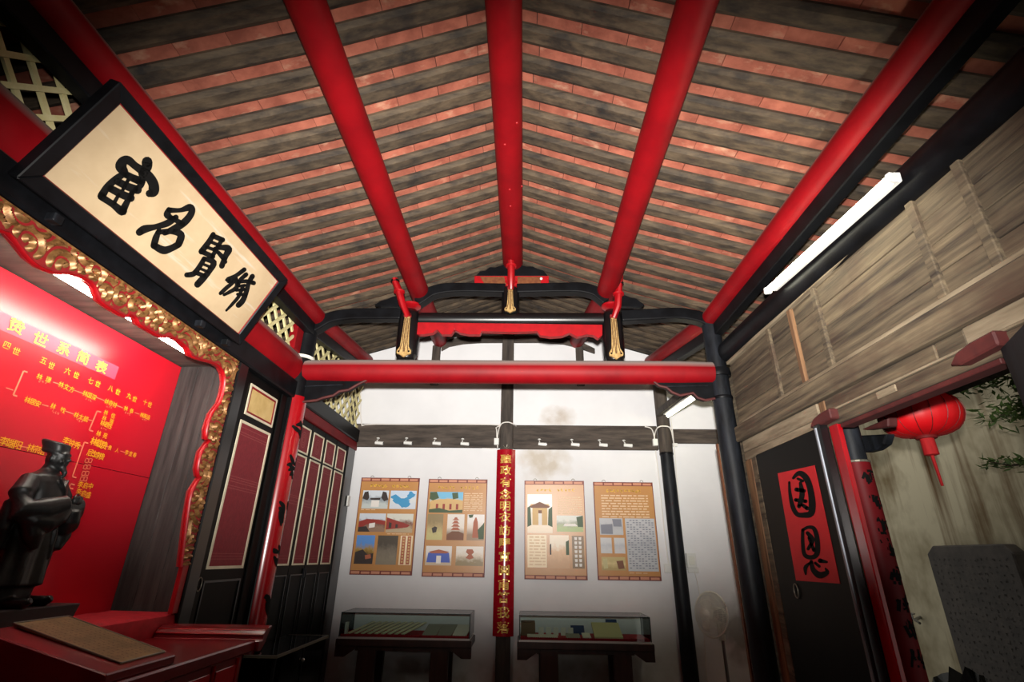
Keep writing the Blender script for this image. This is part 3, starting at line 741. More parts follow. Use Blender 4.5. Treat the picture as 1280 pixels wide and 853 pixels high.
relief_grid(rows).build('gilded_relief', 'gold', t, smooth=True)
rim = spline([(VX - .012, y, z) for y, z in head + stile[1:]], 2)
MB().tube(rim, .006, 8, sq=(1.0, 2.2), ref=(1, 0, 0)).build('scalloped_edge', 'red_ornament', t, smooth=True)
MB().box(VX - .03, VX - .004, yv1 - .045, yv1, 1.22, z_end + .01).build('red_stile', 'red_ornament', t, bevel=.003)
tag(MB().box(-1.80, -1.745, yv1 + .002, 2.955, .02, 2.592).build('door_post', 'black_lacquer', bevel=.006), 'black upright post between the gilded frame and the single door leaf', 'post')

# lamp tube behind the valance
t = thing('tube_lamp', (-1.86, 1.95, 2.50), 'lit fluorescent tube hidden behind the gilded valance', 'lamp')
ya, yb = onx(40, 322, -1.85), onx(240, 446, -1.85)
MB().tube([(-1.85, ya.y, 2.515), (-1.85, yb.y, 2.515)], .014, 12).build('tube', 'niche_glow', t, smooth=True)
MB().box(-1.875, -1.825, ya.y - .03, yb.y + .03, 2.532, 2.566).build('housing', 'white_plastic', t, bevel=.004)

# red cloth on the niche shelf
m = MB(); rows = []
for i in range(61):
    y = .25 + i * (2.86 - .25) / 60; r = []
    for k, (x, z) in enumerate(((-2.115, 1.223), (-1.95, 1.2235), (-1.80, 1.2235), (-1.772, 1.212), (-1.762, 1.17), (-1.765, 1.12), (-1.762, 1.07))):
        wv = .008 * sin(y * 34 + k) * max(0, k - 2) / 4 + .003 * sin(y * 71)
        r.append((x + wv, y, z + (.002 * sin(y * 40 + k * 2) + .0015 if k < 3 else 0)))
    rows.append(r)
cl = relief_grid(rows).build('shrine_cloth', 'red_cloth', smooth=True)
tag(cl, 'crumpled red cloth draped over the shrine shelf at the panel foot', 'cloth')

# statue plinth and statue
tag(MB().hexa([(-2.07, 1.80, 1.2275), (-1.84, 1.80, 1.2275), (-1.84, 2.285, 1.2275), (-2.07, 2.285, 1.2275), (-2.08, 1.79, 1.305), (-1.83, 1.79, 1.305), (-1.83, 2.30, 1.305), (-2.08, 2.30, 1.305)]).build('statue_plinth', 'plinth_stone', bevel=.004), 'dark stone plinth under the black statue', 'plinth')
def statue():
    base = Vector((-1.955, 2.07, 1.305)); ang = radians(14)
    R = Matrix.Rotation(ang, 3, 'Z')
    m = MB()
    W = lambda x, y, z: base + R @ Vector((x * (1.12 if z < .5 else 1), y * (1.22 if z < .49 else 1), z))       # x forward, y to the figure's left
    # robe as a loft with folds: z, half depth, half width, forward shift, fold depth
    secs = [(0.028, .062, .082, .0, .03), (.07, .066, .088, 0, .04), (.075, .082, .105, 0, .07), (.15, .080, .103, 0, .07), (.22, .075, .096, .002, .06), (.29, .069, .088, .004, .05), (.335, .063, .080, .004, .02), (.345, .066, .083, .004, .0), (.355, .063, .081, .004, .02),
            (.41, .062, .086, .002, .02), (.45, .056, .088, 0, .01), (.475, .046, .078, -.002, 0), (.492, .032, .05, -.002, 0), (.505, .030, .032, 0, 0), (.53, .026, .027, .004, 0)]
    n = 56; vs = []; fs = []
    for z, a, b, sh, fd in secs:
        for k in range(n):
            t = 2 * pi * k / n
            f = 1 + fd * 1.5 * (sin(t * 9 + z * 5) * .6 + sin(t * 5 + 1.3 - z * 9) * .6)
            vs.append(W(sh + cos(t) * a * f, sin(t) * b * f, z))
    for i in range(len(secs) - 1):
        for k in range(n): fs.append((i * n + k, i * n + (k + 1) % n, (i + 1) * n + (k + 1) % n, (i + 1) * n + k))
    fs += [list(range(n))[::-1], [(len(secs) - 1) * n + k for k in range(n)]]
    m.add(vs, fs)
    # head with chin, nose, ears, brow, beard, looking slightly down
    H = lambda x, y, z: W(.006 + x * 1.16, y * 1.16, .508 + (z - .508) * 1.0)
    m.ball(H(.006, 0, .550), (.041, .035, .046), 22, 16, R)
    m.ball(H(.014, 0, .524), (.028, .025, .022), 14, 10, R)
    m.tube([H(.040, 0, .556), H(.048, 0, .542), H(.040, 0, .538)], [.0045, .0075, .006], 8)
    for s in (-1, 1):
        m.ball(H(.002, s * .031, .548), (.008, .006, .014), 8, 6, R)
        m.tube([H(.037, s * .006, .566), H(.035, s * .016, .567), H(.027, s * .024, .563)], [.005, .005, .0035], 6)
        m.ball(H(.033, s * .014, .556), (.005, .007, .0035), 8, 6, R)
        m.ball(H(.028, s * .017, .536), (.010, .010, .012), 8, 6, R)
    m.tube([H(.036, -.010, .527), H(.041, 0, .529), H(.036, .010, .527)], .004, 6)
    m.tube([H(.032, 0, .512), H(.038, 0, .495), H(.040, 0, .475)], [.013, .011, .005], 8)
    # scholar's cap: a soft band, then a squared crown slanting up to the back
    cap = [(.566, .043, .040, -.002), (.574, .046, .043, -.003), (.579, .0445, .0415, -.003), (.584, .044, .041, -.004), (.600, .048, .044, -.008), (.614, .050, .045, -.011), (.619, .044, .040, -.011)]
    vs = []; fs = []; n = 28
    for z, a, b, sh in cap:
        for k in range(n):
            t = 2 * pi * k / n; c, s = cos(t), sin(t); q = (abs(c) ** 4 + abs(s) ** 4) ** -.25
            vs.append(W(sh + c * a * (q * .5 + .5), s * b * (q * .5 + .5), z - c * .010))
    for i in range(len(cap) - 1):
        for k in range(n): fs.append((i * n + k, i * n + (k + 1) % n, (i + 1) * n + (k + 1) % n, (i + 1) * n + k))
    fs += [list(range(n))[::-1], [(len(cap) - 1) * n + k for k in range(n)]]; m.add(vs, fs)
    # sleeves: upper arm, forearm brought together before the chest, hanging cuff
    for s in (-1, 1):
        m.tube([W(-.004, s * .070, .458), W(.006, s * .104, .40), W(.028, s * .112, .335), W(.072, s * .072, .345), (W(.108, s * .026, .375))], [.034, .040, .046, .044, .030], 18)
        m.tube([W(.028, s * .106, .33), W(.058, s * .082, .305), W(.084, s * .052, .300), W(.098, s * .034, .32), W(.106, s * .022, .355)], [.034, .042, .042, .034, .026], 16)
        m.tube([W(.05, s * .088, .31), W(.066, s * .072, .25), W(.076, s * .06, .20)], [.036, .034, .012], 14)
        m.tube([W(-.01, s * .108, .37), W(-.005, s * .112, .27), W(.0, s * .106, .20)], [.022, .026, .012], 12)
        # palms and fingers, one hand wrapped over the other
        m.ball(W(.118, s * .012, .385), (.012, .012, .016), 10, 8, R)
        for k in range(4):
            z = .398 - k * .0075
            m.tube([W(.116, s * .018, z), W(.130, s * .010, z + .001), W(.131, -s * .004, z)], [.0042, .0042, .0034], 6)
        m.tube([W(.110, s * .012, .398), W(.118, s * .006, .410), W(.122, s * .002, .416)], [.0048, .0042, .003], 6)
    # sash, collar, hanging ends, shoes
    m.tube([W(.070, .0, .345), W(.082, .01, .26), W(.086, .014, .17)], [.009, .008, .005], 8)
    m.tube([W(.060, -.03, .47), W(.068, .0, .43), W(.066, .03, .385)], [.006, .006, .005], 8)
    m.tube([W(.050, .034, .47), W(.066, .0, .43)], [.006, .006], 8)
    for s in (-1, 1): m.tube([W(.0, s * .045, .020), W(.055, s * .047, .018), W(.100, s * .052, .018), W(.116, s * .053, .028)], [.018, .020, .019, .012], 12)
    ob = m.build('body', 'bronze')
    md = ob.modifiers.new('r', 'REMESH'); md.mode = 'VOXEL'; md.voxel_size = .0042
    bpy.context.view_layer.update()
    me = bpy.data.meshes.new_from_object(ob.evaluated_get(bpy.context.evaluated_depsgraph_get()))
    bm = bmesh.new(); bm.from_mesh(me)
    for _ in range(2): bmesh.ops.smooth_vert(bm, verts=bm.verts, factor=.45, use_axis_x=True, use_axis_y=True, use_axis_z=True)
    bm.to_mesh(me); bm.free()
    me.polygons.foreach_set('use_smooth', [True] * len(me.polygons))
    if not me.materials: me.materials.append(MATS['bronze'])
    loc = ob.location.copy(); bpy.data.objects.remove(ob)
    so = bpy.data.objects.new('statue', me); COL.objects.link(so); so.location = loc
    tag(so, 'black bronze statue of a robed scholar with cap and clasped hands', 'statue')
statue()

# ------------------------------------------------------------------ plaque with four characters
PB = Vector((-1.700, 0, 2.644)); PT = Vector((-1.493, 0, 3.090)); PY0, PY1 = 1.279, 2.712
pv = (PT - PB).normalized(); pn = Vector((pv.z, 0, -pv.x))       # normal towards the room and down
PH = (PT - PB).length
def pq(y, h, d=0.0): return Vector((0, y, 0)) + PB + pv * h + pn * d
t = thing('plaque', (-1.70, 2.0, 2.62), 'black framed cream plaque with four large black characters tilted from the beam', 'plaque')
def slab(y0, y1, h0, h1, d0, d1): return MB().hexa([pq(y0, h0, d0), pq(y1, h0, d0), pq(y1, h0, d1), pq(y0, h0, d1), pq(y0, h1, d0), pq(y1, h1, d0), pq(y1, h1, d1), pq(y0, h1, d1)])
slab(PY0 + .03, PY1 - .03, .03, PH - .03, -.035, -.012).build('ground', 'plaque_ground', t)
fw_ = .062
def miter(a0, a1, b0, b1): # outer line a0->a1, inner line b0->b1 given as (y, h)
    return MB().hexa([pq(*a0, -.04), pq(*a1, -.04), pq(*b1, -.04), pq(*b0, -.04), pq(*a0, .012), pq(*a1, .012), pq(*b1, .0), pq(*b0, .0)])
o_ = [(PY0, 0), (PY1, 0), (PY1, PH), (PY0, PH)]; i_ = [(PY0 + fw_, fw_), (PY1 - fw_ * .8, fw_ * .8), (PY1 - fw_ * .8, PH - fw_ * .8), (PY0 + fw_, PH - fw_ * .8)]
for k in range(4): miter(o_[k], o_[(k + 1) % 4], i_[k], i_[(k + 1) % 4]).build('frame_rail', 'black_paint', t, bevel=.004)
for k in range(4):
    a, b = i_[k], i_[(k + 1) % 4]
    MB().tube([pq(a[0], a[1], -.008), pq(b[0], b[1], -.008)], .003, 6).build('inner_line', 'red_ground', t)
pc = pq(2.0, .2, -.0105)
def plq(u, v): return onplane(100 + u / 3.554, 170 + v / 3.554, pc, pn)
CH = {
 'huan': [[(196, 158, 30), (182, 136, 40), (192, 114, 36), (214, 108, 30), (244, 132, 26), (272, 152, 30), (304, 178, 34), (326, 214, 36), (326, 246, 38), (308, 256, 26)], [(298, 116, 38), (296, 140, 36), (278, 170, 30)],
          [(198, 166, 22), (160, 192, 26), (122, 226, 26), (96, 268, 30)], [(196, 168, 26), (236, 186, 24), (276, 200, 26)], [(166, 202, 26), (214, 226, 28), (256, 240, 30)], [(136, 234, 26), (186, 260, 28), (226, 276, 28)], [(96, 272, 24), (146, 304, 24), (188, 336, 30), (198, 318, 16)],
          [(214, 196, 14), (190, 240, 13)], [(172, 262, 13), (150, 300, 15)], [(276, 204, 24), (268, 222, 22), (246, 240, 20)], [(232, 252, 20), (210, 292, 22), (190, 332, 28)], [(196, 170, 16), (222, 184, 22), (262, 202, 24)]],
 'ming': [[(394, 326, 16), (388, 350, 26), (404, 364, 18)], [(396, 330, 20), (446, 330, 16), (488, 318, 26), (496, 340, 24), (470, 378, 26), (428, 408, 26), (376, 432, 18)], [(264, 428, 26), (288, 414, 28), (336, 404, 20), (388, 388, 24), (426, 362, 20)], [(404, 364, 20), (436, 380, 18), (456, 392, 18)],
          [(352, 418, 16), (338, 452, 24), (328, 488, 24)], [(330, 488, 24), (370, 508, 28), (404, 500, 24), (438, 482, 24)], [(346, 428, 18), (404, 424, 20), (448, 438, 26), (440, 476, 26)]],
 'xian': [[(592, 438, 18), (572, 472, 20), (540, 514, 22)], [(594, 446, 18), (634, 462, 18)], [(580, 470, 12), (616, 486, 13)], [(562, 494, 12), (602, 508, 13)], [(540, 514, 18), (590, 536, 18)], [(630, 462, 16), (610, 498, 15), (588, 534, 16)], [(600, 500, 13), (634, 496, 20), (660, 504, 26), (646, 536, 20), (630, 578, 20)], [(612, 516, 14), (636, 542, 18), (646, 560, 14)],
          [(552, 546, 18), (530, 582, 18), (506, 612, 20), (474, 618, 18)], [(552, 546, 16), (594, 562, 22), (572, 604, 20), (546, 634, 24), (522, 660, 24)], [(542, 568, 10), (582, 584, 11)], [(530, 588, 10), (568, 604, 11)], [(510, 606, 16), (552, 622, 16)]],
 'xiang': [[(730, 594, 16), (692, 622, 15), (656, 642, 20), (684, 646, 13), (650, 676, 15), (624, 700, 13)], [(694, 634, 13), (696, 672, 16), (664, 694, 13), (640, 706, 11)], [(738, 616, 16), (712, 640, 14), (702, 664, 13)], [(766, 624, 18), (750, 652, 16), (740, 690, 17), (724, 730, 20), (704, 752, 20)], [(702, 650, 12), (740, 646, 14), (772, 654, 16)], [(694, 686, 11), (734, 682, 12)], [(724, 668, 13), (706, 712, 13), (680, 744, 12), (650, 776, 8)], [(700, 704, 11), (738, 706, 12)], [(706, 668, 10), (732, 664, 11)]],
}
for k in ('huan', 'ming', 'xian', 'xiang'):
    brush(MB(), [[(a, b, w * 1.28) for a, b, w in st] for st in CH[k]], plq).build('character', 'ink', t)
for yy in (1.45, 2.35, 2.6):   # iron hooks under the plaque
    MB().box(-1.745, -1.70, yy, yy + .04, 2.60, 2.635).build('hook', 'black_worn', t, bevel=.004)

# ------------------------------------------------------------------ left doors
def molding(parent, x, y0, y1, z0, z1, w, mat, proud=.006):
    MB().box(x, x + proud, y0, y1, z1 - w, z1).build('molding', mat, parent); MB().box(x, x + proud, y0, y1, z0, z0 + w).build('molding', mat, parent)
    MB().box(x, x + proud, y0, y0 + w, z0 + w, z1 - w).build('molding', mat, parent); MB().box(x, x + proud, y1 - w, y1, z0 + w, z1 - w).build('molding', mat, parent)
d1 = holder('door_1', (-1.80, 3.27, 0))
MB().box(-1.82, XL - .004, 2.96, 3.60, .05, 2.59).build('leaf', 'black_door', d1, bevel=.005)
for a, b in ((2.963, 3.03), (3.49, 3.565)): MB().box(XL - .004, XL + .008, a, b, .06, 2.585).build('stile', 'black_door', d1, bevel=.004)
molding(d1, XL - .002, 3.068, 3.445, 2.318, 2.522, .014, 'ivory_molding'); molding(d1, XL - .003, 3.083, 3.43, 2.333, 2.507, .012, 'red_ground')
MB().box(XL - .006, XL - .0015, 3.094, 3.42, 2.344, 2.497).build('picture_panel', 'ochre_panel', d1)
molding(d1, XL - .002, 3.045, 3.445, 1.418, 2.276, .016, 'ivory_molding')
gz = MB().box(XL - .006, XL - .0015, 3.06, 3.43, 1.432, 2.262).build('gauze_panel', 'crimson_gauze', d1)
for z in (1.47, 1.485, 1.50, 1.865, 1.88, 1.905, 1.92, 1.935, 2.19, 2.205, 2.235): MB().box(XL - .002, XL - .0008, 3.06, 3.43, z, z + .003).build('woven_line', 'gauze_line', gz)
molding(d1, XL - .002, 3.05, 3.445, .3, 1.36, .012, 'black_lacquer')
MB().tube([(XL + .012, 2.995 + cos(a) * .022, 1.345 + sin(a) * .034) for a in [2 * pi * k / 20 for k in range(21)]], .003, 6, ref=(1, 0, 0), caps=False).build('ring_handle', 'metal_ring', d1, smooth=True)

for k in range(4):
    y0 = 3.845 + k * .2955; d = holder('door_%d' % (k + 2), (-1.80, y0 + .15, 0))
    MB().box(-1.82, XL - .004, y0, y0 + .2935, .05, 2.512).build('leaf', 'black_door', d, bevel=.004)
    molding(d, XL - .002, y0 + .034, y0 + .264, 2.248, 2.456, .012, 'ivory_molding')
    pn_ = MB().box(XL - .006, XL - .0015, y0 + .045, y0 + .253, 2.26, 2.444).build('upper_panel', 'crimson_gauze', d)
    rr = random.Random(k)
    mm = MB()
    cxx = y0 + .149
    st = [[(cxx + .05 * cos(a) * (1 - i * .3), 2.352 + .06 * sin(a) * (1 - i * .3), .006) for a in [i + 2 * pi * q / 9 for q in range(10)]] for i in range(3)]
    brush(mm, st, lambda u, v: Vector((XL - .0005, u, v))); mm.build('scroll_ornament', 'gauze_line', pn_)
    molding(d, XL - .002, y0 + .034, y0 + .264, 1.425, 2.232, .013, 'ivory_molding')
    gz = MB().box(XL - .006, XL - .0015, y0 + .046, y0 + .252, 1.437, 2.22).build('gauze_panel', 'crimson_gauze', d)
    for z in (1.47, 1.49, 1.86, 1.88, 1.905, 1.92, 2.17, 2.19): MB().box(XL - .002, XL - .0008, y0 + .046, y0 + .252, z, z + .003).build('woven_line', 'gauze_line', gz)
    molding(d, XL - .002, y0 + .034, y0 + .264, .3, 1.36, .008, 'black_lacquer')
    if k in (1, 2): MB().box(XL - .002, XL + .012, y0 + (.268 if k == 1 else .008), y0 + (.286 if k == 1 else .026), 1.33, 1.40).build('pull', 'black_worn', d, bevel=.003)
tag(MB().box(-1.83, -1.765, 5.03, 5.25, .02, 2.515).build('door_jamb', 'black_lacquer', bevel=.006), 'black jamb between the folding door leaves and the white wall', 'post')
tag(MB().box(-1.83, -1.77, D1 + .09, 3.842, .02, 2.515).build('door_jamb', 'black_lacquer', bevel=.006), 'black jamb between the couplet column and the folding door leaves', 'post')
tag(MB().box(-1.82, -1.75, 3.60, 3.625, .02, 2.592).build('door_jamb', 'black_lacquer', bevel=.004), 'thin black jamb between the single door leaf and the couplet column', 'post')

# ------------------------------------------------------------------ altar table and inscription stand
TZ = 1.13
t = thing('altar_table', (-1.5, 1.6, 0), 'dark red lacquered altar table with everted end before the shrine', 'table')
MB().box(-1.755, -1.25, .1, 2.70, TZ - .045, TZ).build('tabletop', 'red_table', t, bevel=.006)
prof_f = [(2.712, TZ - .002), (2.716, TZ + .022), (2.728, TZ + .034), (2.75, TZ + .046), (2.785, TZ + .052), (2.79, TZ + .044), (2.77, TZ + .03), (2.755, TZ + .01), (2.74, TZ - .02), (2.71, TZ - .045), (2.68, TZ - .045), (2.68, TZ - .002)]
fl_ = MB().prism([(-1.76, y, z) for y, z in prof_f], (.53, 0, 0)).build('everted_end', 'red_table', t, bevel=.003)
for yb_, zb_ in ((2.715, .020), (2.73, .035)): MB().tube([(-1.755, yb_, TZ + zb_), (-1.235, yb_, TZ + zb_)], .004, 6).build('bead', 'red_lacquer', fl_)
MB().box(-1.28, -1.262, .15, 2.62, .86, TZ - .045).build('apron', 'red_table', t, bevel=.004)
MB().box(-1.72, -1.262, 2.60, 2.62, .86, TZ - .045).build('apron', 'red_table', t, bevel=.004)
for y0, y1 in ((1.2, 1.9), (1.95, 2.36), (2.40, 2.56)):
    p_ = MB().box(-1.262, -1.257, y0, y1, .90, TZ - .075).build('apron_panel', 'red_lacquer', t, bevel=.002)
for x, y in ((-1.32, 2.54), (-1.71, 2.54), (-1.32, .25), (-1.71, .25)): MB().box(x, x + .06, y, y + .06, 0, .9).build('leg', 'red_table', t, bevel=.005)
for y in (2.56, 2.375): MB().tube([(-1.258, y, .88), (-1.258, y, TZ - .05)], .008, 8).build('bead', 'red_lacquer', t)

t = thing('inscription_stand', (-1.5, 1.99, TZ), 'dark red wedge stand with a sloping bronze inscription plate on the altar table', 'stand')
sx0, sx1, sy0, sy1 = -1.705, -1.305, 1.88, 2.10
MB().hexa([(sx0 - .01, sy0 - .10, TZ), (sx1 + .035, sy0 - .10, TZ), (sx1 + .035, sy1 + .015, TZ), (sx0 - .01, sy1 + .015, TZ), (sx0 - .01, sy0 - .10, 1.268), (sx1 + .035, sy0 - .10, 1.158), (sx1 + .035, sy1 + .015, 1.158), (sx0 - .01, sy1 + .015, 1.268)]).build('wedge', 'red_table', t, bevel=.004)
sl = lambda x: 1.277 + (1.170 - 1.277) * (x - sx0) / (sx1 - sx0)
pp = MB().hexa([(sx0, sy0, sl(sx0) - .008), (sx1, sy0, sl(sx1) - .008), (sx1, sy1, sl(sx1) - .008), (sx0, sy1, sl(sx0) - .008), (sx0, sy0, sl(sx0)), (sx1, sy0, sl(sx1)), (sx1, sy1, sl(sx1)), (sx0, sy1, sl(sx0))]).build('plate', 'bronze_plate', t, bevel=.001)
for a, b in (((sx0, sy0), (sx1, sy0)), ((sx1, sy0), (sx1, sy1)), ((sx1, sy1), (sx0, sy1)), ((sx0, sy1), (sx0, sy0))): MB().tube([(a[0], a[1], sl(a[0]) + .001), (b[0], b[1], sl(b[0]) + .001)], .0025, 6).build('rim', 'metal_ring', pp)
rnd = random.Random(3); mm = MB()
for i in range(20):
    for j in range(9): scrawl(mm, sx0 + .03 + i * .018, sy0 + .02 + j * .022, .012, lambda u, v: Vector((u, v, sl(u) + .0012)), rnd, 3, .2)
tag(mm.build('engraved_text', 'plate_ink', pp), kind='stuff')

# low glass cabinet past the altar table
t = thing('glass_cabinet', (-1.60, 3.86, 0), 'low dark glass cabinet standing before the folding door leaves', 'cabinet')
cx0, cx1, cy0, cy1, cz0, cz1 = -1.755, -1.463, 3.44, 4.27, .62, .95
MB().box(cx0, cx1, cy0, cy1, 0, cz0).build('base', 'rosewood', t, bevel=.005)
for x in (cx0, cx1 - .015):
    for y in (cy0, cy1 - .015, (cy0 + cy1) / 2): MB().box(x, x + .015, y, y + .015, cz0, cz1 - .012).build('corner_strip', 'black_paint', t)
MB().box(cx0 - .01, cx1 + .01, cy0 - .01, cy1 + .01, cz1 - .012, cz1).build('top_glass', 'glass_dark', t)
for a in ((cx1 + .004, cx1 + .012, cy0 - .012, cy1 + .012), (cx0, cx1 + .012, cy0 - .014, cy0 - .006), (cx0, cx1 + .012, cy1 + .004, cy1 + .012)): MB().box(*a, cz1 - .014, cz1 + .002).build('top_rail', 'metal_ring', t)
MB().box(cx1 - .007, cx1 - .003, cy0 + .016, cy1 - .016, cz0, cz1 - .012).build('front_glass', 'glass_dark', t)
MB().box(cx0 + .01, cx1 - .016, cy0 + .004, cy0 + .008, cz0, cz1 - .012).build('side_glass', 'glass_dark', t)
MB().box(cx0 + .02, cx1 - .02, cy0 + .02, cy1 - .02, .74, .745).build('shelf', 'glass_dark', t)
MB().box(cx0 + .02, cx1 - .02, cy0 + .02, cy1 - .02, cz0, cz0 + .02).build('lining', 'red_cloth', t)
MB().ball((cx1 + .006, (cy0 + cy1) / 2, .86), .012, 10, 8).build('lock', 'metal_grey', t, smooth=True)

# ------------------------------------------------------------------ wall display cases with their exhibits
def display_case(x0, x1, label, mirror):
    y0, y1, zb, zt_ = 4.86, 5.235, .868, 1.052
    t = thing('display_case', ((x0 + x1) / 2, 5.05, 0), label, 'display case')
    sgn = -1 if mirror else 1
    MB().box(x0 - .015, x1 + .015, y0 - .012, y1, zb - .066, zb - .014).build('bed', 'rosewood', t, bevel=.003)
    MB().box(x0, x1, y0, y1, zb - .014, zb).build('bottom_rail', 'case_rail', t)
    MB().box(x0 + .012, x1 - .012, y0 + .012, y1 - .006, zb, zb + .012).build('lining', 'red_cloth', t)
    for k in range(60):
        x = x0 + .02 + k * (x1 - x0 - .04) / 59
        MB().ball((x, y0 + .014, zb + .012), (.011, .006, .009), 6, 4).build('ruffle', 'red_cloth', t)
    for x in (x0, x1 - .008):
        for y in (y0, y1 - .008): MB().box(x, x + .008, y, y + .008, zb, zt_ - .006).build('corner_strip', 'case_edge', t)
    for a in ((x0, x1, y0, y0 + .006), (x0, x1, y1 - .006, y1), (x0, x0 + .006, y0, y1), (x1 - .006, x1, y0, y1)): MB().box(*a, zt_ - .006, zt_).build('top_edge', 'case_edge', t)
    MB().box(x0 + .007, x1 - .007, y0 + .001, y0 + .005, zb, zt_ - .006).build('front_glass', 'glass', t)
    MB().box(x0 + .001, x0 + .005, y0 + .008, y1 - .008, zb, zt_ - .006).build('side_glass', 'glass', t)
    MB().box(x1 - .005, x1 - .001, y0 + .008, y1 - .008, zb, zt_ - .006).build('side_glass', 'glass', t)
    MB().box(x0 + .005, x1 - .005, y0 + .005, y1 - .005, zt_ - .006, zt_ - .001).build('top_glass', 'glass', t)
    # scrolled brackets at both ends and two legs
    for e in (-1, 1):
        xe = x0 - .015 if e < 0 else x1 + .015; xi = xe - e * .17; lg = xe - e * .30
        MB().prism([(xe, y0, zb - .066), (xi, y0, zb - .066), (xi, y0, zb - .085), (xi + e * .09, y0, zb - .145), (xe, y0, zb - .145)], (0, .04, 0)).build('apron_bracket', 'rosewood', t)
        lx = (xe - e * .19, xe - e * .34)
        MB().box(min(lx), max(lx), y0 + .01, y0 + .06, 0, zb - .066).build('leg', 'rosewood', t, bevel=.004); MB().box(min(lx), max(lx), y1 - .07, y1 - .02, 0, zb - .066).build('leg', 'rosewood', t, bevel=.004)
    MB().box(x0 + .15, x1 - .15, y0 + .012, y0 + .03, zb - .10, zb - .066).build('apron', 'rosewood', t)
    return x0, x1, y0, y1, zb + .012
CW, CE_ = 'beside the folding doors', 'beside the fan'
x0, x1, y0, y1, zb = display_case(-1.565, -.450, 'glass display case with fanned pale strips, beside the folding doors', False)
tag(MB().box(x0 + .03, x0 + .05, y0 + .05, y0 + .09, zb, zb + .09).build('card', 'paper_white'), 'small white upright card inside the case of pale strips', 'card')
for k in range(9):
    xx = x0 + .12 + k * .058
    m = MB(); a = Vector((xx - .05, y0 + .05, zb + .008)); b = Vector((xx + .10, y1 - .10, zb + .075)); m.bar(a, b, .036, .006)
    tag(m.build('bamboo_strip', 'bamboo_slip'), 'pale bamboo strip fanned out inside the display case by the folding doors', 'document', 'bamboo strips in the display case')
for k in range(3):
    xx = x0 + .70 + k * .13
    tag(MB().hexa([(xx, y0 + .06, zb), (xx + .12, y0 + .06, zb), (xx + .15, y1 - .12, zb + .06), (xx + .02, y1 - .12, zb + .06), (xx, y0 + .06, zb + .006), (xx + .12, y0 + .06, zb + .006), (xx + .15, y1 - .12, zb + .066), (xx + .02, y1 - .12, zb + .066)]).build('open_document', 'paper_grey' if k < 2 else 'paper_white'),
        'grey sheet propped beside the fanned bamboo strips' if k < 2 else 'white sheet at the far end of the case of bamboo strips', 'document', 'sheets in the strip case' if k < 2 else None)
x0, x1, y0, y1, zb = display_case(-.035, 1.075, 'glass display case with books and papers, beside the standing fan', True)
def book(name, xa, xb, ya, yb, z0, z1, h, mat, lb):
    tag(MB().hexa([(xa, ya, z0), (xb, ya, z0), (xb, yb, z1), (xa, yb, z1), (xa, ya, z0 + h), (xb, ya, z0 + h), (xb, yb, z1 + h), (xa, yb, z1 + h)]).build(name, mat, bevel=.001), lb, 'book' if 'book' in name else 'document')
book('paper_sheet', x0 + .07, x0 + .33, y0 + .03, y0 + .13, zb, zb + .012, .005, 'paper_white', 'white paper sheet lying at the front of the book case')
book('folded_paper', x0 + .40, x0 + .52, y0 + .03, y0 + .15, zb, zb + .02, .004, 'paper_grey', 'grey folded paper next to the white booklet')
book('booklet', x0 + .54, x0 + .61, y0 + .03, y0 + .16, zb, zb + .02, .010, 'paper_white', 'small white booklet next to the grey folded paper')
book('large_book', x0 + .64, x0 + .88, y0 + .04, y0 + .26, zb, zb + .085, .016, 'paper_cream', 'large pale yellow book propped open inside the case')
book('blue_book', x0 + .78, x0 + .88, y0 + .28, y0 + .34, zb, zb + .10, .02, 'book_blue', 'blue book standing behind the large pale yellow book')
book('navy_book', x0 + .46, x0 + .58, y0 + .26, y0 + .31, zb + .0, zb + .05, .02, 'book_blue', 'dark blue book behind the row of small cards')
book('brown_box', x0 + .015, x0 + .14, y0 + .16, y0 + .34, zb, zb + .0, .10, 'book_brown', 'brown boxed book at the end of the case beside the red banner')
for k in range(5):
    xx = x0 + .17 + k * .065
    tag(MB().hexa([(xx, y0 + .2, zb), (xx + .045, y0 + .2, zb), (xx + .045, y0 + .215, zb + .06), (xx, y0 + .215, zb + .06), (xx, y0 + .206, zb), (xx + .045, y0 + .206, zb), (xx + .045, y0 + .221, zb + .06), (xx, y0 + .221, zb + .06)]).build('small_card', 'paper_white'), 'small white card standing in the row behind the paper sheets', 'card', 'small cards in the book case')

# ------------------------------------------------------------------ banner on the middle post
BY = D2 - .10
t = thing('banner_board', (-.183, BY, .84), 'tall narrow red board with gold characters on the middle post', 'couplet')
bx0, bx1, bz0, bz1 = -.279, -.088, .845, 2.531
vs = []; n = 10
for z in (bz0, bz1):
    for k in range(n + 1):
        f = k / n * 2 - 1; vs.append((-.1835 + f * .0955, BY + .042 * f * f, z))
mm = MB(); P = [Vector(v) for v in vs[:n + 1]]
mm.prism([p for p in P] + [p + Vector((0, .012, 0)) for p in P[::-1]], (0, 0, bz1 - bz0)).build('board', 'banner_red', t, smooth=True)
bf = lambda u, v: Vector((-.1835 + u, BY + .042 * (u / .0955) ** 2 - .004, v))
py_ = [574, 588, 603, 618, 633, 646.5, 663, 679.5, 696, 713, 731, 747, 766, 785, 803]
for ch, y in zip('聽政有念明衣訪驛寬圖甫答我落驛', py_):
    z = ony(630, y, BY).z
    if z > bz0 + .03: put(MB(), ch, 0, z, .098, bf, bold=.018, asp=1.18).build('gold_character', 'gold_bright', t)
m = MB()
for a in (0, 1, 2, 3, 4): m.tube([(-.1835 + cos(a * 1.2566) * .008, BY + .02, 2.545), (-.1835 + cos(a * 1.2566) * .035, BY + .015, 2.548 + sin(a * 1.2566) * .022 + .012)], .004, 6)
m.lathe([(.006, -.006), (.012, 0), (.006, .006)], (-.1835, BY + .02, 2.555), 10)
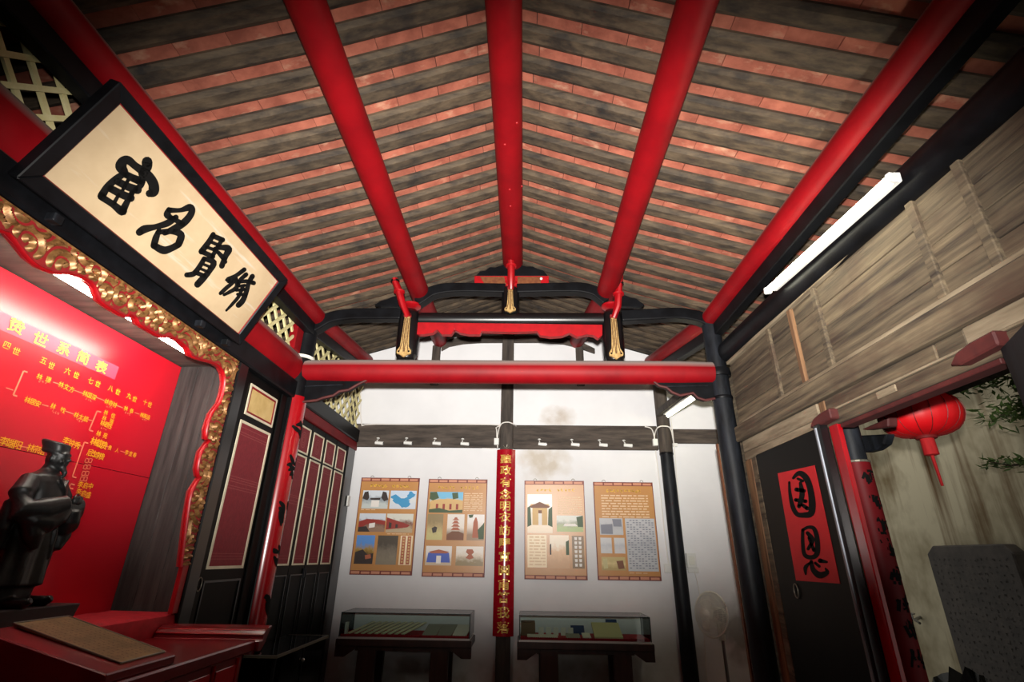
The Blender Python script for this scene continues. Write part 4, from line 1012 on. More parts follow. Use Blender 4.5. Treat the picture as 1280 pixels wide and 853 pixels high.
tag(m.build('wire_star', 'metal_ring', t), kind='stuff')
MB().box(-.1905, -.1765, BY - .004, BY + .0, .88, 2.50).build('center_ridge', 'banner_red', t) if False else None

# ------------------------------------------------------------------ four hanging posters
PM = {}
def photo_mat(name, top, mid, bot, sc=5.0, amt=.5):
    m = bpy.data.materials.new(name); m.use_nodes = True; MATS[name] = m
    nt = m.node_tree; N = nt.nodes; Lk = nt.links; b = N['Principled BSDF']; b.inputs['Roughness'].default_value = .38; b.inputs['Specular IOR Level'].default_value = .42
    tc = N.new('ShaderNodeTexCoord'); sx = N.new('ShaderNodeSeparateXYZ'); Lk.new(tc.outputs['Generated'], sx.inputs[0])
    nz = N.new('ShaderNodeTexNoise'); nz.inputs['Scale'].default_value = sc; nz.inputs['Detail'].default_value = 5; Lk.new(tc.outputs['Generated'], nz.inputs['Vector'])
    ma = N.new('ShaderNodeMath'); ma.operation = 'MULTIPLY_ADD'; Lk.new(nz.outputs['Fac'], ma.inputs[0]); ma.inputs[1].default_value = amt; Lk.new(sx.outputs['Z'], ma.inputs[2])
    mb = N.new('ShaderNodeMath'); mb.operation = 'SUBTRACT'; Lk.new(ma.outputs[0], mb.inputs[0]); mb.inputs[1].default_value = amt * .5
    cr = N.new('ShaderNodeValToRGB'); e = cr.color_ramp.elements; e[0].position = .22; e[0].color = lin(bot); e[1].position = .72; e[1].color = lin(top)
    k = cr.color_ramp.elements.new(.48); k.color = lin(mid)
    Lk.new(mb.outputs[0], cr.inputs[0]); Lk.new(cr.outputs[0], b.inputs['Base Color']); return m
PHOTO = {
 'arch': ((214, 222, 230), (140, 150, 160), (200, 208, 206)), 'map': ((206, 222, 240), (222, 226, 226), (214, 222, 232)), 'street': ((214, 222, 232), (110, 60, 56), (150, 120, 100)), 'lane': ((222, 222, 210), (130, 84, 72), (186, 166, 136)),
 'hill': ((96, 150, 220), (172, 140, 70), (70, 34, 22)), 'stone': ((84, 76, 66), (120, 110, 96), (140, 130, 112)), 'temple': ((120, 190, 226), (226, 186, 120), (86, 120, 70)), 'cave': ((150, 130, 90), (180, 156, 110), (200, 190, 130)),
 'tower': ((236, 228, 220), (236, 226, 214), (130, 100, 70)), 'pagoda': ((238, 232, 228), (226, 210, 196), (150, 120, 90)), 'gate': ((236, 230, 226), (226, 216, 210), (206, 186, 160)), 'garden': ((238, 230, 220), (226, 210, 190), (150, 130, 90)),
 'tomb': ((240, 236, 228), (224, 206, 180), (234, 214, 186)), 'park': ((206, 206, 196), (136, 140, 112), (150, 170, 96)), 'pale': ((246, 226, 190), (248, 224, 186), (246, 222, 184)), 'slab': ((240, 224, 200), (222, 178, 132), (206, 160, 116)), 'scroll': ((120, 92, 54), (150, 116, 70), (124, 96, 56)),
 'manu': ((196, 196, 200), (176, 178, 184), (190, 192, 196)), 'page': ((206, 206, 208), (186, 188, 194), (204, 204, 206)), 'book': ((196, 176, 120), (216, 196, 140), (180, 156, 100)),
}
for k, v in PHOTO.items(): photo_mat('print_' + k, *v, sc=4 if k in ('map', 'pale') else 7, amt=.12 if k in ('map', 'pale', 'tower', 'pagoda') else .5)
for n_, c in (('print_red', (150, 44, 34)), ('print_dark', (52, 40, 36)), ('print_blue', (70, 96, 190)), ('print_sea', (60, 150, 200)), ('print_green', (60, 84, 50)), ('print_brick', (176, 96, 66)), ('print_yellow', (214, 176, 116)), ('print_white', (236, 230, 224)), ('print_brown', (120, 70, 40))): M(n_, c, rough=.5)
def poster(tl, tr, bl, br, label, pics, title, extra, tilt=False):
    cs = [ony(x, y, D2 - .028) for x, y in (tl, tr, bl, br)]
    xa = (cs[0].x + cs[2].x) / 2; xb = (cs[1].x + cs[3].x) / 2; za = (cs[0].z + cs[1].z) / 2; zb_ = (cs[2].z + cs[3].z) / 2
    w, h = xb - xa, za - zb_
    t = thing('poster', ((xa + xb) / 2, D2 - .01, zb_), label, 'poster', 'hanging posters on the white wall')
    Y = D2 - .022
    MB().box(xa, xb, Y, D2 - .001, zb_, za).build('board', 'poster_border', t)
    def R(u0, v0, u1, v1, mat, name, lay, par=None):
        return MB().add([(xa + u0 * w, Y - lay, za - v0 * h), (xa + u1 * w, Y - lay, za - v0 * h), (xa + u1 * w, Y - lay, za - v1 * h), (xa + u0 * w, Y - lay, za - v1 * h)], [(0, 1, 2, 3)]).build(name, mat, par or t)
    R(.012, .042, .988, .958, 'poster_tan', 'sheet', .0008)
    for v0 in (.008, .964):   # fret band
        for k in range(6): R(.02 + k * .162, v0 + (.004 if k % 2 else 0), .02 + k * .162 + .14, v0 + .026, 'poster_fret', 'fret', .0008)
    for u in (.18, .82):
        MB().tube([(xa + u * w + cos(a) * .016, Y + .010, za + .004 + sin(a) * .016) for a in [pi * q / 8 for q in range(9)]], .0025, 6, ref=(0, 1, 0)).build('hanger', 'metal_ring', t)
    rn = random.Random(len(label)); m = MB()
    for (u0, u1, v, sz) in title:
        n_ = max(2, int((u1 - u0) * w / (sz * 1.05)))
        for k in range(n_): scrawl(m, xa + u0 * w + (k + .5) * (u1 - u0) * w / n_, za - v * h, sz, lambda u, v_: Vector((u, Y - .0016, v_)), rn, 6, .16)
    if m.v: tag(m.build('title_print', 'poster_title', t), kind='stuff')
    objs = []
    for (u0, v0, u1, v1, kind) in pics: objs.append(R(u0, v0, u1, v1, 'print_' + kind, 'photograph', .0014))
    m = MB()
    for (u0, v0, u1, v1, step) in extra:
        v = v0
        while v < v1:
            u = u0
            while u < u1 - .01:
                q = rn.uniform(.03, .12); m.add([(xa + u * w, Y - .0016, za - v * h), (xa + min(u + q, u1) * w, Y - .0016, za - v * h), (xa + min(u + q, u1) * w, Y - .0016, za - (v + step * .45) * h), (xa + u * w, Y - .0016, za - (v + step * .45) * h)], [(0, 1, 2, 3)]); u += q + rn.uniform(.008, .03)
            v += step
    if m.v: tag(m.build('body_print', 'poster_text', t), kind='stuff')
    if tilt: t.rotation_euler = (radians(3.0), 0, radians(-2.4)); t.location.y -= .012
    def shape(k, poly, mat, lay=.0022):   # a printed silhouette on photograph k, poly in its own 0..1 frame, v downwards
        u0, v0, u1, v1, _ = pics[k]
        MB().add([(xa + (u0 + a * (u1 - u0)) * w, Y - lay, za - (v0 + b * (v1 - v0)) * h) for a, b in poly], [list(range(len(poly)))]).build('printed_shape', mat, objs[k])
    return shape
sh = poster((453, 597), (525.7, 598), (435, 718.5), (513, 720), 'tan poster with a blue map and building photographs', [(.06, .14, .50, .335, 'arch'), (.53, .14, .97, .335, 'map'), (.05, .385, .49, .575, 'street'), (.51, .385, .95, .58, 'lane'), (.05, .61, .35, .895, 'hill'), (.40, .61, .73, .90, 'stone'), (.77, .61, .97, .90, 'pale')],
            [(.16, .46, .093, .034), (.54, .84, .093, .034)], [(.06, .343, .30, .356, .014), (.54, .59, .9, .60, .014)])
sh(1, [(.02, .32), (.12, .25), (.2, .2), (.3, .3), (.42, .42), (.55, .42), (.66, .34), (.64, .26), (.7, .18), (.72, .05), (.8, .03), (.88, .15), (.96, .2), (.92, .32), (.84, .38), (.78, .45), (.7, .5), (.76, .54), (.74, .62), (.8, .72), (.74, .85), (.64, .92), (.56, .9), (.48, .93), (.42, .84), (.34, .74), (.22, .7), (.1, .56), (.12, .46), (.02, .4)], 'print_sea')
sh(0, [(0, .45), (.06, .1), (.2, .05), (.26, .4), (.2, .55)], 'print_dark'); sh(0, [(.72, .4), (.76, .05), (.9, .1), (1, .5), (.85, .6)], 'print_dark'); sh(0, [(.3, .42), (.7, .40), (.68, .52), (.32, .52)], 'print_dark', .0026); sh(0, [(.36, .55), (.66, .55), (.66, .9), (.36, .9)], 'print_white', .0026)
sh(2, [(0, .45), (.3, .3), (.75, .34), (1, .4), (1, .62), (.7, .55), (.3, .6), (0, .9)], 'print_red'); sh(2, [(.4, .55), (.62, .5), (.62, .75), (.4, .8)], 'print_white', .0026); sh(2, [(0, .75), (.3, .7), (.45, 1), (0, 1)], 'print_dark', .0026)
sh(3, [(0, .2), (.5, .42), (.9, .6), (.8, .72), (0, .85)], 'print_red'); sh(3, [(.1, .45), (.2, .5), (.2, .75), (.1, .78)], 'print_dark', .0026); sh(3, [(.35, .55), (.44, .57), (.44, .75), (.35, .76)], 'print_dark', .0026)
sh(4, [(0, .6), (.4, .5), (.7, .68), (1, .62), (1, 1), (0, 1)], 'print_dark'); sh(4, [(.55, .7), (.85, .66), (.9, .8), (.6, .84)], 'print_brick', .0026)
sh(5, [(.35, .2), (.62, .2), (.7, .5), (.85, .8), (.15, .8), (.3, .5)], 'print_brown') if False else None
sh(6, [(.12, .02), (.42, .02), (.42, .98), (.12, .98)], 'print_brick'); sh(6, [(.58, .02), (.88, .02), (.88, .98), (.58, .98)], 'print_brick')
for c in (.27, .73):
    for k in range(9): sh(6, [(c - .07, .07 + k * .1), (c + .07, .07 + k * .1), (c + .07, .125 + k * .1), (c - .07, .125 + k * .1)], 'print_yellow', .0028)
sh = poster((536.6, 599), (609.7, 599.5), (526, 721.6), (605, 722), 'tan poster with a yellow temple and two pagoda towers', [(.04, .14, .60, .36, 'temple'), (.03, .375, .29, .64, 'cave'), (.36, .375, .64, .64, 'tower'), (.69, .375, .97, .64, 'pagoda'), (.04, .70, .46, .89, 'gate'), (.53, .70, .97, .89, 'garden')],
            [(.16, .46, .093, .032), (.54, .86, .093, .032)], [(.62, .15, .93, .35, .02)])
sh(0, [(.05, .42), (.3, .35), (.7, .33), (1, .42), (1, .9), (0, .9)], 'print_yellow'); sh(0, [(.0, .02), (.2, .0), (.28, .3), (.1, .42), (0, .35)], 'print_green', .0024); sh(0, [(.66, .05), (.84, .02), (.86, .3), (.7, .36)], 'print_green', .0024)
for a in (.2, .4, .6, .8): sh(0, [(a, .58), (a + .07, .58), (a + .07, .85), (a, .85)], 'print_red', .0026)
sh(0, [(0, .85), (.3, .78), (.6, .9), (1, .85), (1, 1), (0, 1)], 'print_green', .0028)
sh(1, [(.3, .55), (.5, .48), (.65, .52), (.6, .7), (.38, .74)], 'print_dark')
for k in range(4): a = .25 + k * .03; z_ = .62 - k * .13; sh(2, [(a - .05, z_), (1.05 - a, z_), (.95 - a, z_ - .05), (.9 - a, z_ - .11), (.1 + a, z_ - .11), (.05 + a, z_ - .05)], 'print_brick', .0022 + k * .0002)
sh(2, [(.0, .8), (.3, .66), (.7, .66), (1, .75), (1, 1), (0, 1)], 'print_brown', .003)
sh(3, [(.32, .9), (.36, .3), (.46, .12), (.54, .12), (.62, .3), (.68, .9)], 'print_brick'); sh(3, [(.62, .6), (.9, .4), (1, .3), (1, .95), (.7, .95)], 'print_green', .0026); sh(3, [(.05, .02), (.35, .0), (.3, .12), (.12, .14)], 'print_green', .0026)
sh(4, [(.1, .35), (.9, .35), (.95, .85), (.05, .85)], 'print_blue'); sh(4, [(.12, .3), (.5, .18), (.9, .3), (.8, .38), (.2, .38)], 'print_brick', .0026); sh(4, [(.42, .5), (.6, .5), (.6, .9), (.42, .9)], 'print_white', .0028)
sh(5, [(.4, .15), (.6, .15), (.66, .3), (.58, .42), (.66, .6), (.5, .68), (.36, .6), (.46, .42), (.36, .3)], 'print_brick'); sh(5, [(0, .7), (.3, .5), (.7, .6), (1, .5), (1, 1), (0, 1)], 'print_green', .0026) if False else None
sh = poster((656.6, 601), (730, 603), (654.7, 724), (733.8, 726), 'tan poster with a stone tomb photograph, next to the red banner', [(.05, .145, .46, .545, 'tomb'), (.53, .365, .96, .53, 'park'), (.05, .565, .36, .885, 'pale'), (.41, .565, .72, .89, 'slab'), (.77, .57, .96, .89, 'scroll')],
            [(.18, .46, .10, .034), (.54, .84, .10, .034)], [(.55, .17, .95, .34, .024), (.08, .58, .34, .87, .03)], True)
sh(0, [(.1, .3), (.15, .26), (.85, .26), (.9, .3), (.8, .34), (.8, .8), (.2, .8), (.2, .34)], 'print_yellow'); sh(0, [(.08, .32), (.5, .2), (.92, .32), (.85, .36), (.15, .36)], 'print_brown', .0026); sh(0, [(.44, .44), (.58, .44), (.58, .8), (.44, .8)], 'print_white', .0026); sh(0, [(.44, .42), (.58, .42), (.58, .5), (.44, .5)], 'print_brown', .0028); sh(0, [(0, .35), (.12, .3), (.16, .8), (0, .85)], 'print_green', .0024); sh(0, [(.85, .4), (1, .32), (1, .85), (.82, .8)], 'print_green', .0024)
sh(1, [(.75, .1), (1, 0), (1, .7), (.8, .7)], 'print_green'); sh(1, [(.3, .5), (.7, .5), (.8, .66), (.25, .66)], 'print_white', .0026)
sh(3, [(.0, .3), (.08, .25), (.08, .6), (0, .6)], 'print_dark'); sh(3, [(.84, .2), (1, .15), (1, .6), (.84, .6)], 'print_green')
for c in (.32, .68):
    for k in range(7): sh(4, [(c - .12, .04 + k * .135), (c + .12, .04 + k * .135), (c + .1, .13 + k * .135), (c - .1, .13 + k * .135)], 'print_white')
sh = poster((741.5, 602.7), (815.4, 603.2), (747.8, 726), (827.7, 726.5), 'tan poster with text lines and a large grey manuscript sheet', [(.07, .385, .45, .555, 'manu'), (.49, .385, .97, .91, 'manu'), (.07, .585, .25, .74, 'page'), (.29, .585, .46, .74, 'page'), (.07, .775, .45, .905, 'book')],
            [(.20, .80, .095, .032)], [(.12, .14, .90, .37, .028), (.5, .925, .8, .935, .012)])
for r_ in range(22):
    for c in range(9): sh(1, [(.05 + c * .105, .03 + r_ * .043), (.12 + c * .105, .03 + r_ * .043), (.12 + c * .105, .05 + r_ * .043), (.05 + c * .105, .05 + r_ * .043)], 'doc_line') if (r_ * 7 + c * 5) % 4 else None
sh(0, [(.05, .4), (.55, .35), (.55, .95), (.05, .95)], 'doc_line'); sh(0, [(.55, .05), (.95, .05), (.95, .5), (.6, .5)], 'doc_line'); sh(4, [(.62, .3), (.9, .25), (.95, .85), (.7, .9)], 'print_brown'); sh(4, [(.06, .15), (.24, .12), (.26, .85), (.08, .9)], 'paper_cream')

# ------------------------------------------------------------------ spotlights, conduits, boxes on the far wall
def spot(px, py, label, lit=False):
    c = ony(px, py, D2 - .10)
    t = thing('spotlight', (c.x, D2 - .05, c.z), label, 'spotlight', 'small spotlights along the tie beam')
    MB().tube([(c.x - .03, D2 - .042, c.z + .055), (c.x - .03, D2 - .085, c.z + .03), (c.x - .02, D2 - .10, c.z)], .006, 8).build('arm', 'white_plastic', t)
    MB().tube([(c.x - .042, D2 - .10, c.z + .003), (c.x + .042, D2 - .10, c.z - .003)], [.016, .018], 12).build('head', 'white_plastic', t, smooth=True)
    MB().lathe([(.016, 0), (.018, .006), (.010, .012)], (c.x - .03, D2 - .055, c.z + .055), 10).build('mount', 'white_plastic', t)
    MB().tube([(c.x + .042, D2 - .10, c.z - .003), (c.x + .046, D2 - .10, c.z - .003)], .014, 12).build('lens', 'spot_glow' if lit else 'metal_grey', t)
    return c
for px, py in ((474, 554), (510, 554), (546, 554.5), (581, 555)): spot(px, py, 'small white spotlight on the tie beam between folding doors and red banner')
for k, (px, py) in enumerate(((678, 555.5), (719, 556), (754, 556.5), (785, 557))):
    c = spot(px, py, 'small white spotlight on the tie beam between red banner and weathered column')
for pts, lb in (([(600, 559.5), (620, 560), (621, 545), (620, 535), (614, 531), (470, 530.5), (452, 528), (452, 480)], 'thin white conduit around the plaster panel by the folding doors'),
                ([(622, 560), (622, 545), (626, 531), (634, 528), (641, 530), (645, 533)], 'thin white conduit looping over the middle post'),
                ([(800, 557.5), (818, 557), (817.5, 545), (814, 536), (806, 533.5)], 'thin white conduit beside the weathered black column'),
                ([(818, 558), (818, 545), (822, 535), (830, 533), (838, 536), (842, 553)], 'thin white conduit looping over the weathered black column'),
                ([(819, 560), (824, 600), (830, 660), (836, 708)], 'thin white conduit running down beside the manuscript poster'),
                ([(838, 520), (842, 552), (847, 610), (855, 700), (860, 712)], 'thin white conduit running down past the weathered column to the meter box')):
    P = [ony(x, y, D2 - (.145 if (lb.startswith('thin white conduit loop') and (626 <= x <= 641 or 822 <= x <= 838)) else .05 if y < 556 or 'loop' in lb else .01)) for x, y in pts]
    tag(MB().tube([Vector(p) for p in spline([tuple(p) for p in P], 4)], .006, 8).build('conduit', 'cable', smooth=True), lb, 'conduit')
def wbox(name, px, py, w, h, d, lb, y=D2):
    c = ony(px, py, y); t = thing(name, (c.x, y, c.z - h / 2), lb, 'electrical box')
    MB().box(c.x - w / 2, c.x + w / 2, y - d, y, c.z - h / 2, c.z + h / 2).build('case', 'white_plastic', t, bevel=.004)
    MB().box(c.x - w * .3, c.x + w * .3, y - d - .003, y - d, c.z - h * .3, c.z + h * .3).build('cover', 'white_plastic' if name != 'meter_box' else 'fan_plastic', t, bevel=.002)
    return t
wbox('junction_box', 621, 554, .05, .07, .085, 'white junction box on the tie beam beside the red banner')
wbox('junction_box', 817, 555, .05, .07, .085, 'white junction box on the tie beam beside the weathered column')
wbox('junction_box', 843, 555, .05, .07, .03, 'white junction box on the plaster beyond the weathered column')
wbox('socket_plate', 834.5, 711, .07, .08, .015, 'white socket plate beside the lower corner of the manuscript poster')
wbox('meter_box', 863, 701, .09, .13, .04, 'small grey white meter box on the plaster above the fan')
wbox('socket_plate', 866, 713, .10, .05, .02, 'white double socket plate below the meter box')
tag(MB().box(-1.757, -1.742, 5.16, 5.22, 1.95, 2.05).build('wall_switch', 'white_plastic', bevel=.003), 'white switch on the black jamb by the white wall', 'switch')
cable_pts = [ony(868, 714, D2 - .03), ony(874, 740, D2 - .05), ony(880, 790, D2 - .08), ony(884, 850, D2 - .08), Vector((1.62, D2 - .1, .02))]
tag(MB().tube([Vector(p) for p in spline([tuple(p) for p in cable_pts], 5)], .004, 6).build('fan_cable', 'cable', smooth=True), 'thin pale cable hanging from the double socket behind the fan', 'cable')

# tube lamp at the weathered column
t = thing('tube_lamp', (1.50, 4.6, 2.78), 'short lit fluorescent tube on a dark bracket beside the weathered column', 'lamp')
a, b = onx(873, 494, 1.47), onx(835, 520, 1.47)
MB().tube([a, b], .017, 12).build('tube', 'tube_glow_small', t, smooth=True)
MB().bar(a + Vector((-.03, 0, .025)), b + Vector((-.03, 0, .025)), .035, .03).build('housing', 'white_plastic', t, bevel=.004)
MB().bar(a + Vector((-.06, .1, .07)), b + Vector((-.06, .12, .06)), .05, .07).build('bracket_arm', 'dark_post', t, bevel=.006)

# standing fan
t = thing('standing_fan', (1.63, 4.95, 0), 'grey white standing fan before the white wall beside the weathered column', 'fan')
fc = ony(889, 768, 4.92); fnr = Vector((-.86, -.50, .10)).normalized()
fz = fnr; fx = Vector((0, 0, 1)).cross(fz).normalized(); fy = fz.cross(fx); FR = Matrix((fx, fy, fz)).transposed()
FRAD = .175
MB().tube([fc + FR @ Vector((cos(q) * FRAD, sin(q) * FRAD, 0)) for q in [2 * pi * k / 32 for k in range(33)]], .007, 8, caps=False).build('cage_ring', 'fan_plastic', t, smooth=True)
cg = MB()
for k in range(72):
    q = 2 * pi * k / 72
    for s in (1, -1):
        cg.tube([fc + FR @ Vector((cos(q) * r_, sin(q) * r_, s * h_)) for r_, h_ in ((.03, .052), (.10, .048), (.15, .032), (FRAD, .002))], .0014, 4)
for r_, h_ in ((.06, .050), (.11, .046), (.15, .032)):
    for s in (1, -1): cg.tube([fc + FR @ Vector((cos(q) * r_, sin(q) * r_, s * h_)) for q in [2 * pi * k / 24 for k in range(25)]], .0014, 4, caps=False)
tag(cg.build('cage_wire', 'fan_plastic', t), kind='stuff')
for k in range(3):
    q0 = 2 * pi * k / 3; m = MB()
    P = [(r_, q0 + dq, .012 * e) for r_, dq, e in ((.02, -.3, -1), (.07, -.55, -1.2), (.14, -.45, -1), (.150, 0, 0), (.14, .4, 1), (.08, .45, 1.2), (.02, .3, 1))]
    m.prism([fc + FR @ Vector((cos(q) * r_, sin(q) * r_, h_)) for r_, q, h_ in P], fnr * .003).build('blade', 'fan_blade', t)
MB().lathe([(.034, -.002), (.036, .02), (.03, .052), (.018, .058)], fc, 20, FR).build('hub_cap', 'fan_plastic', t, smooth=True)
MB().lathe([(.03, -.16), (.055, -.14), (.062, -.09), (.05, -.055)], fc, 20, FR).build('motor', 'fan_plastic', t, smooth=True)
bs = fc - fnr * .10
MB().tube([bs, bs + Vector((0, 0, -.08)), bs + Vector((0, 0, -.19))], [.03, .034, .028], 14).build('neck', 'fan_plastic', t, smooth=True)
MB().box(bs.x - .02, bs.x + .02, bs.y - .045, bs.y - .03, bs.z - .14, bs.z - .06).build('control_panel', 'fan_blade', t, bevel=.004)
MB().tube([bs + Vector((0, 0, -.19)), Vector((bs.x, bs.y, .05))], .013, 12).build('pole', 'metal_grey', t, smooth=True)
MB().lathe([(.19, 0), (.19, .015), (.15, .04), (.03, .06)], (bs.x, bs.y, 0), 28).build('base', 'fan_plastic', t, smooth=True)

# ------------------------------------------------------------------ right wall of old timber
wr = holder('wall_right', (XR, 1.0, 0))
YR0, YR1 = -1.6, 3.62
def zr(y, z): return z - .030 * (3.65 - y) / 2.4 * (1 if z > 2.5 else .5)   # the timber sags a little towards the street end
def wpc(n, y0, y1, z0, z1, x0, x1, mat, bev=.004):
    p = [(x0, y0, zr(y0, z0)), (x1, y0, zr(y0, z0)), (x1, y1, zr(y1, z0)), (x0, y1, zr(y1, z0)), (x0, y0, zr(y0, z1)), (x1, y0, zr(y0, z1)), (x1, y1, zr(y1, z1)), (x0, y1, zr(y1, z1))]
    return MB().hexa(p).build(n, mat, wr, bevel=bev)
cuts = [3.62, 2.955, 2.675, 2.415, 1.68, 1.445, .7, -.1, -.9, -1.6]
for a, b in zip(cuts, cuts[1:]):
    n = 4 if a - b > .2 else 4; zs = [2.42, 2.53, 2.645, 2.755, 2.875]
    jit = random.uniform(-.012, .012)
    for z0, z1 in zip(zs, zs[1:]):
        dx = random.uniform(0, .006); wpc('plank', b + .002, a - .002, z0 + jit * (z0 > 2.43) + .0015, z1 + jit * (z1 < 2.87) - .0015, XR + .006 + dx, XR + .03, 'old_wood', .0025)
for y in cuts[1:-1]: wpc('batten', y - .02, y + .02, 2.42, 2.875, XR - .008, XR + .02, 'orange_wood' if y == 2.675 else 'old_wood')
wpc('top_rail', YR0, YR1, 2.875, 2.90, XR - .014, XR + .03, 'pale_wood')
wpc('wall_beam', YR0, YR1 + .02, 2.285, 2.395, XR - .03, XR + .05, 'old_wood', .008)
wpc('beam_ledge', YR0, YR1, 2.395, 2.42, XR - .012, XR + .04, 'pale_wood')
for a, b, mt in ((3.60, 2.62, 'pale_wood'), (2.615, 2.56, 'orange_wood'), (2.555, 1.80, 'old_wood'), (1.795, 1.66, 'old_wood'), (1.655, 1.2, 'pale_wood'), (1.195, YR0, 'old_wood')):
    wpc('fascia_board', b, a, 2.205, 2.283, XR - .004 + random.uniform(0, .008), XR + .04, mt)
wpc('door_lintel', YR0, 2.60, 2.135, 2.203, XR - .014, XR + .05, 'old_wood', .006)
wpc('door_lintel', 2.60, 3.60, 2.15, 2.203, XR - .005, XR + .05, 'pale_wood', .006)
wpc('lintel_bead', YR0, 2.60, 2.203, 2.212, XR - .02, XR + .02, 'pale_wood', .002)
wpc('lintel_edge', 1.56, 2.46, 2.115, 2.135, XR - .005, XR + .06, 'latch_red', .003)
for y0, y1, mt in ((3.52, 3.62, 'orange_wood'), (3.44, 3.515, 'old_wood'), (3.34, 3.435, 'orange_wood')): wpc('upright_board', y0, y1, .05, 2.15, XR + random.uniform(0, .01), XR + .05, mt, .006)
for z in (.9, 1.35, 1.75, 2.0): wpc('cross_bar', 3.34, 3.44, z, z + .03, XR - .012, XR + .01, 'old_wood', .004)
wpc('lower_panel', 2.56, 3.33, .05, 2.14, XR + .01, XR + .05, 'old_wood')
wpc('lower_panel', YR0, 1.50, .05, 2.12, XR + .01, XR + .05, 'old_wood')
# door pivots carved like shoes, stained red
for (px, py, rot) in (((1030, 524), 0, 0), ((1222, 438), 0, 0)):
    c = onx(*px, XR - .03)
    L_ = .20
    pf_ = [(c.y + .10, c.z - .018), (c.y + .06, c.z + .014), (c.y + .0, c.z + .026), (c.y - .10, c.z + .03), (c.y - .10, c.z - .022), (c.y + .06, c.z - .032)]
    MB().prism([(XR - .055, a, b) for a, b in pf_], (.06, 0, 0)).build('door_pivot', 'latch_red', wr, bevel=.006)
MB().box(XR - .02, XR - .008, 2.02, 2.14, 2.155, 2.185).build('nailed_plate', 'pale_wood', wr, bevel=.002)
# black beam along the head of the timber wall, with the long lamp on it
tag(MB().tube([(XR + .01, YR0, 2.845), (XR + .01, 1.2, 2.905), (XR, 3.62, 2.985)], .082, 20, sq=(.75, 1)).build('side_beam', 'black_paint', smooth=True), 'black round beam with a dusty top along the timber wall', 'beam')
t = thing('tube_lamp', (1.45, 2.1, 2.9), 'long lit fluorescent tube fixed to the black beam of the timber wall', 'lamp')
a, b = onx(1110, 226, 1.435), onx(961, 362, 1.435)
MB().tube([a, b], .017, 14).build('tube', 'tube_glow', t, smooth=True)
hv = Vector((.035, 0, .012))
MB().bar(a + hv + (a - b) * .012, b + hv, .03, .045).build('housing', 'white_plastic', t, bevel=.005)
dv = (a - b).normalized()
for p, s in ((a, 1), (b, -1)): MB().bar(p + dv * (s * .005), p + dv * (s * .03) + Vector((.005, 0, 0)), .042, .04).build('end_cap', 'white_plastic', t, bevel=.006)

# ------------------------------------------------------------------ right doors
d6 = holder('door_6', (1.51, 2.95, 0))
dx0, dx1 = XR - .052, XR - .010
MB().box(dx0, dx1, 2.60, 3.325, .06, 2.135).build('leaf', 'black_door', d6, bevel=.006)
MB().box(dx0 - .012, dx1, 2.545, 2.598, .06, 2.15).build('edge_stile', 'black_lacquer', d6, bevel=.008)
MB().tube([(dx0 - .012, 2.570, .1), (dx0 - .012, 2.570, 2.13)], .008, 8).build('edge_highlight', 'silver_highlight', d6)  # silver strip standing in for the highlight along the leaf's edge
xp = dx0 - .002
pc4 = [onx(x, y, xp) for x, y in ((972, 592), (1018, 582), (1050, 730), (995, 726))]
pe = MB().add(pc4 + [p + Vector((.0015, 0, 0)) for p in pc4], [(0, 1, 2, 3), (7, 6, 5, 4), (0, 4, 5, 1), (1, 5, 6, 2), (2, 6, 7, 3), (3, 7, 4, 0)]).build('spring_paper', 'spring_paper', d6)
GUO = [[(126, 158, 12), (130, 222, 16), (146, 300, 22), (172, 346, 22), (212, 352, 26), (254, 342, 32), (262, 286, 34), (252, 204, 30), (232, 142, 30), (204, 110, 28), (178, 106, 22), (150, 132, 14)], [(176, 136, 12), (206, 150, 14)], [(168, 200, 20), (214, 208, 18)], [(192, 162, 16), (202, 230, 26), (184, 300, 20)], [(164, 262, 18), (224, 270, 18)], [(202, 290, 16), (232, 312, 20)]]
EN = [[(206, 440, 16), (206, 520, 18), (218, 588, 20), (262, 602, 22), (292, 574, 26), (290, 486, 24), (272, 432, 20), (238, 424, 16), (206, 440, 14)], [(234, 458, 18), (264, 500, 22), (238, 552, 16)], [(242, 486, 14), (272, 560, 18)], [(244, 638, 12), (222, 664, 20), (224, 702, 10)], [(256, 628, 18), (268, 676, 24), (306, 708, 32), (350, 692, 22), (340, 668, 8)], [(280, 636, 14), (304, 656, 14)], [(308, 622, 22), (348, 630, 12)]]
for st in (GUO, EN): brush(MB(), [[(a, b, w * 1.25) for a, b, w in q] for q in st], lambda u, v: onx(960 + u / 4.74, 570 + v / 4.74, xp - .001)).build('character', 'ink', pe)
c = onx(996, 739, xp)
MB().tube([(xp - .004, c.y + cos(q) * .022, c.z + sin(q) * .036) for q in [2 * pi * k / 20 for k in range(21)]], .003, 6, ref=(1, 0, 0), caps=False).build('ring_handle', 'metal_ring', d6)
d7 = holder('door_7', (1.5, 1.4, 0))
h0 = onx(1253, 445, XR - .03); h0.z = 0; dr = Vector((-.115, -.23, 0)).normalized(); nrm = Vector((-dr.y, dr.x, 0)) * .02
q0, q1 = h0, h0 + dr * .74
MB().hexa([Vector((p.x, p.y, z)) for z in (.06, 2.14) for p in (q0, q1, q1 + nrm, q0 + nrm)]).build('leaf', 'black_worn', d7, bevel=.006)
tag(MB().box(XR - .012, XR + .012, 2.47, 2.545, 0, 2.135).build('trim_1', 'red_lacquer', bevel=.004), kind=S)

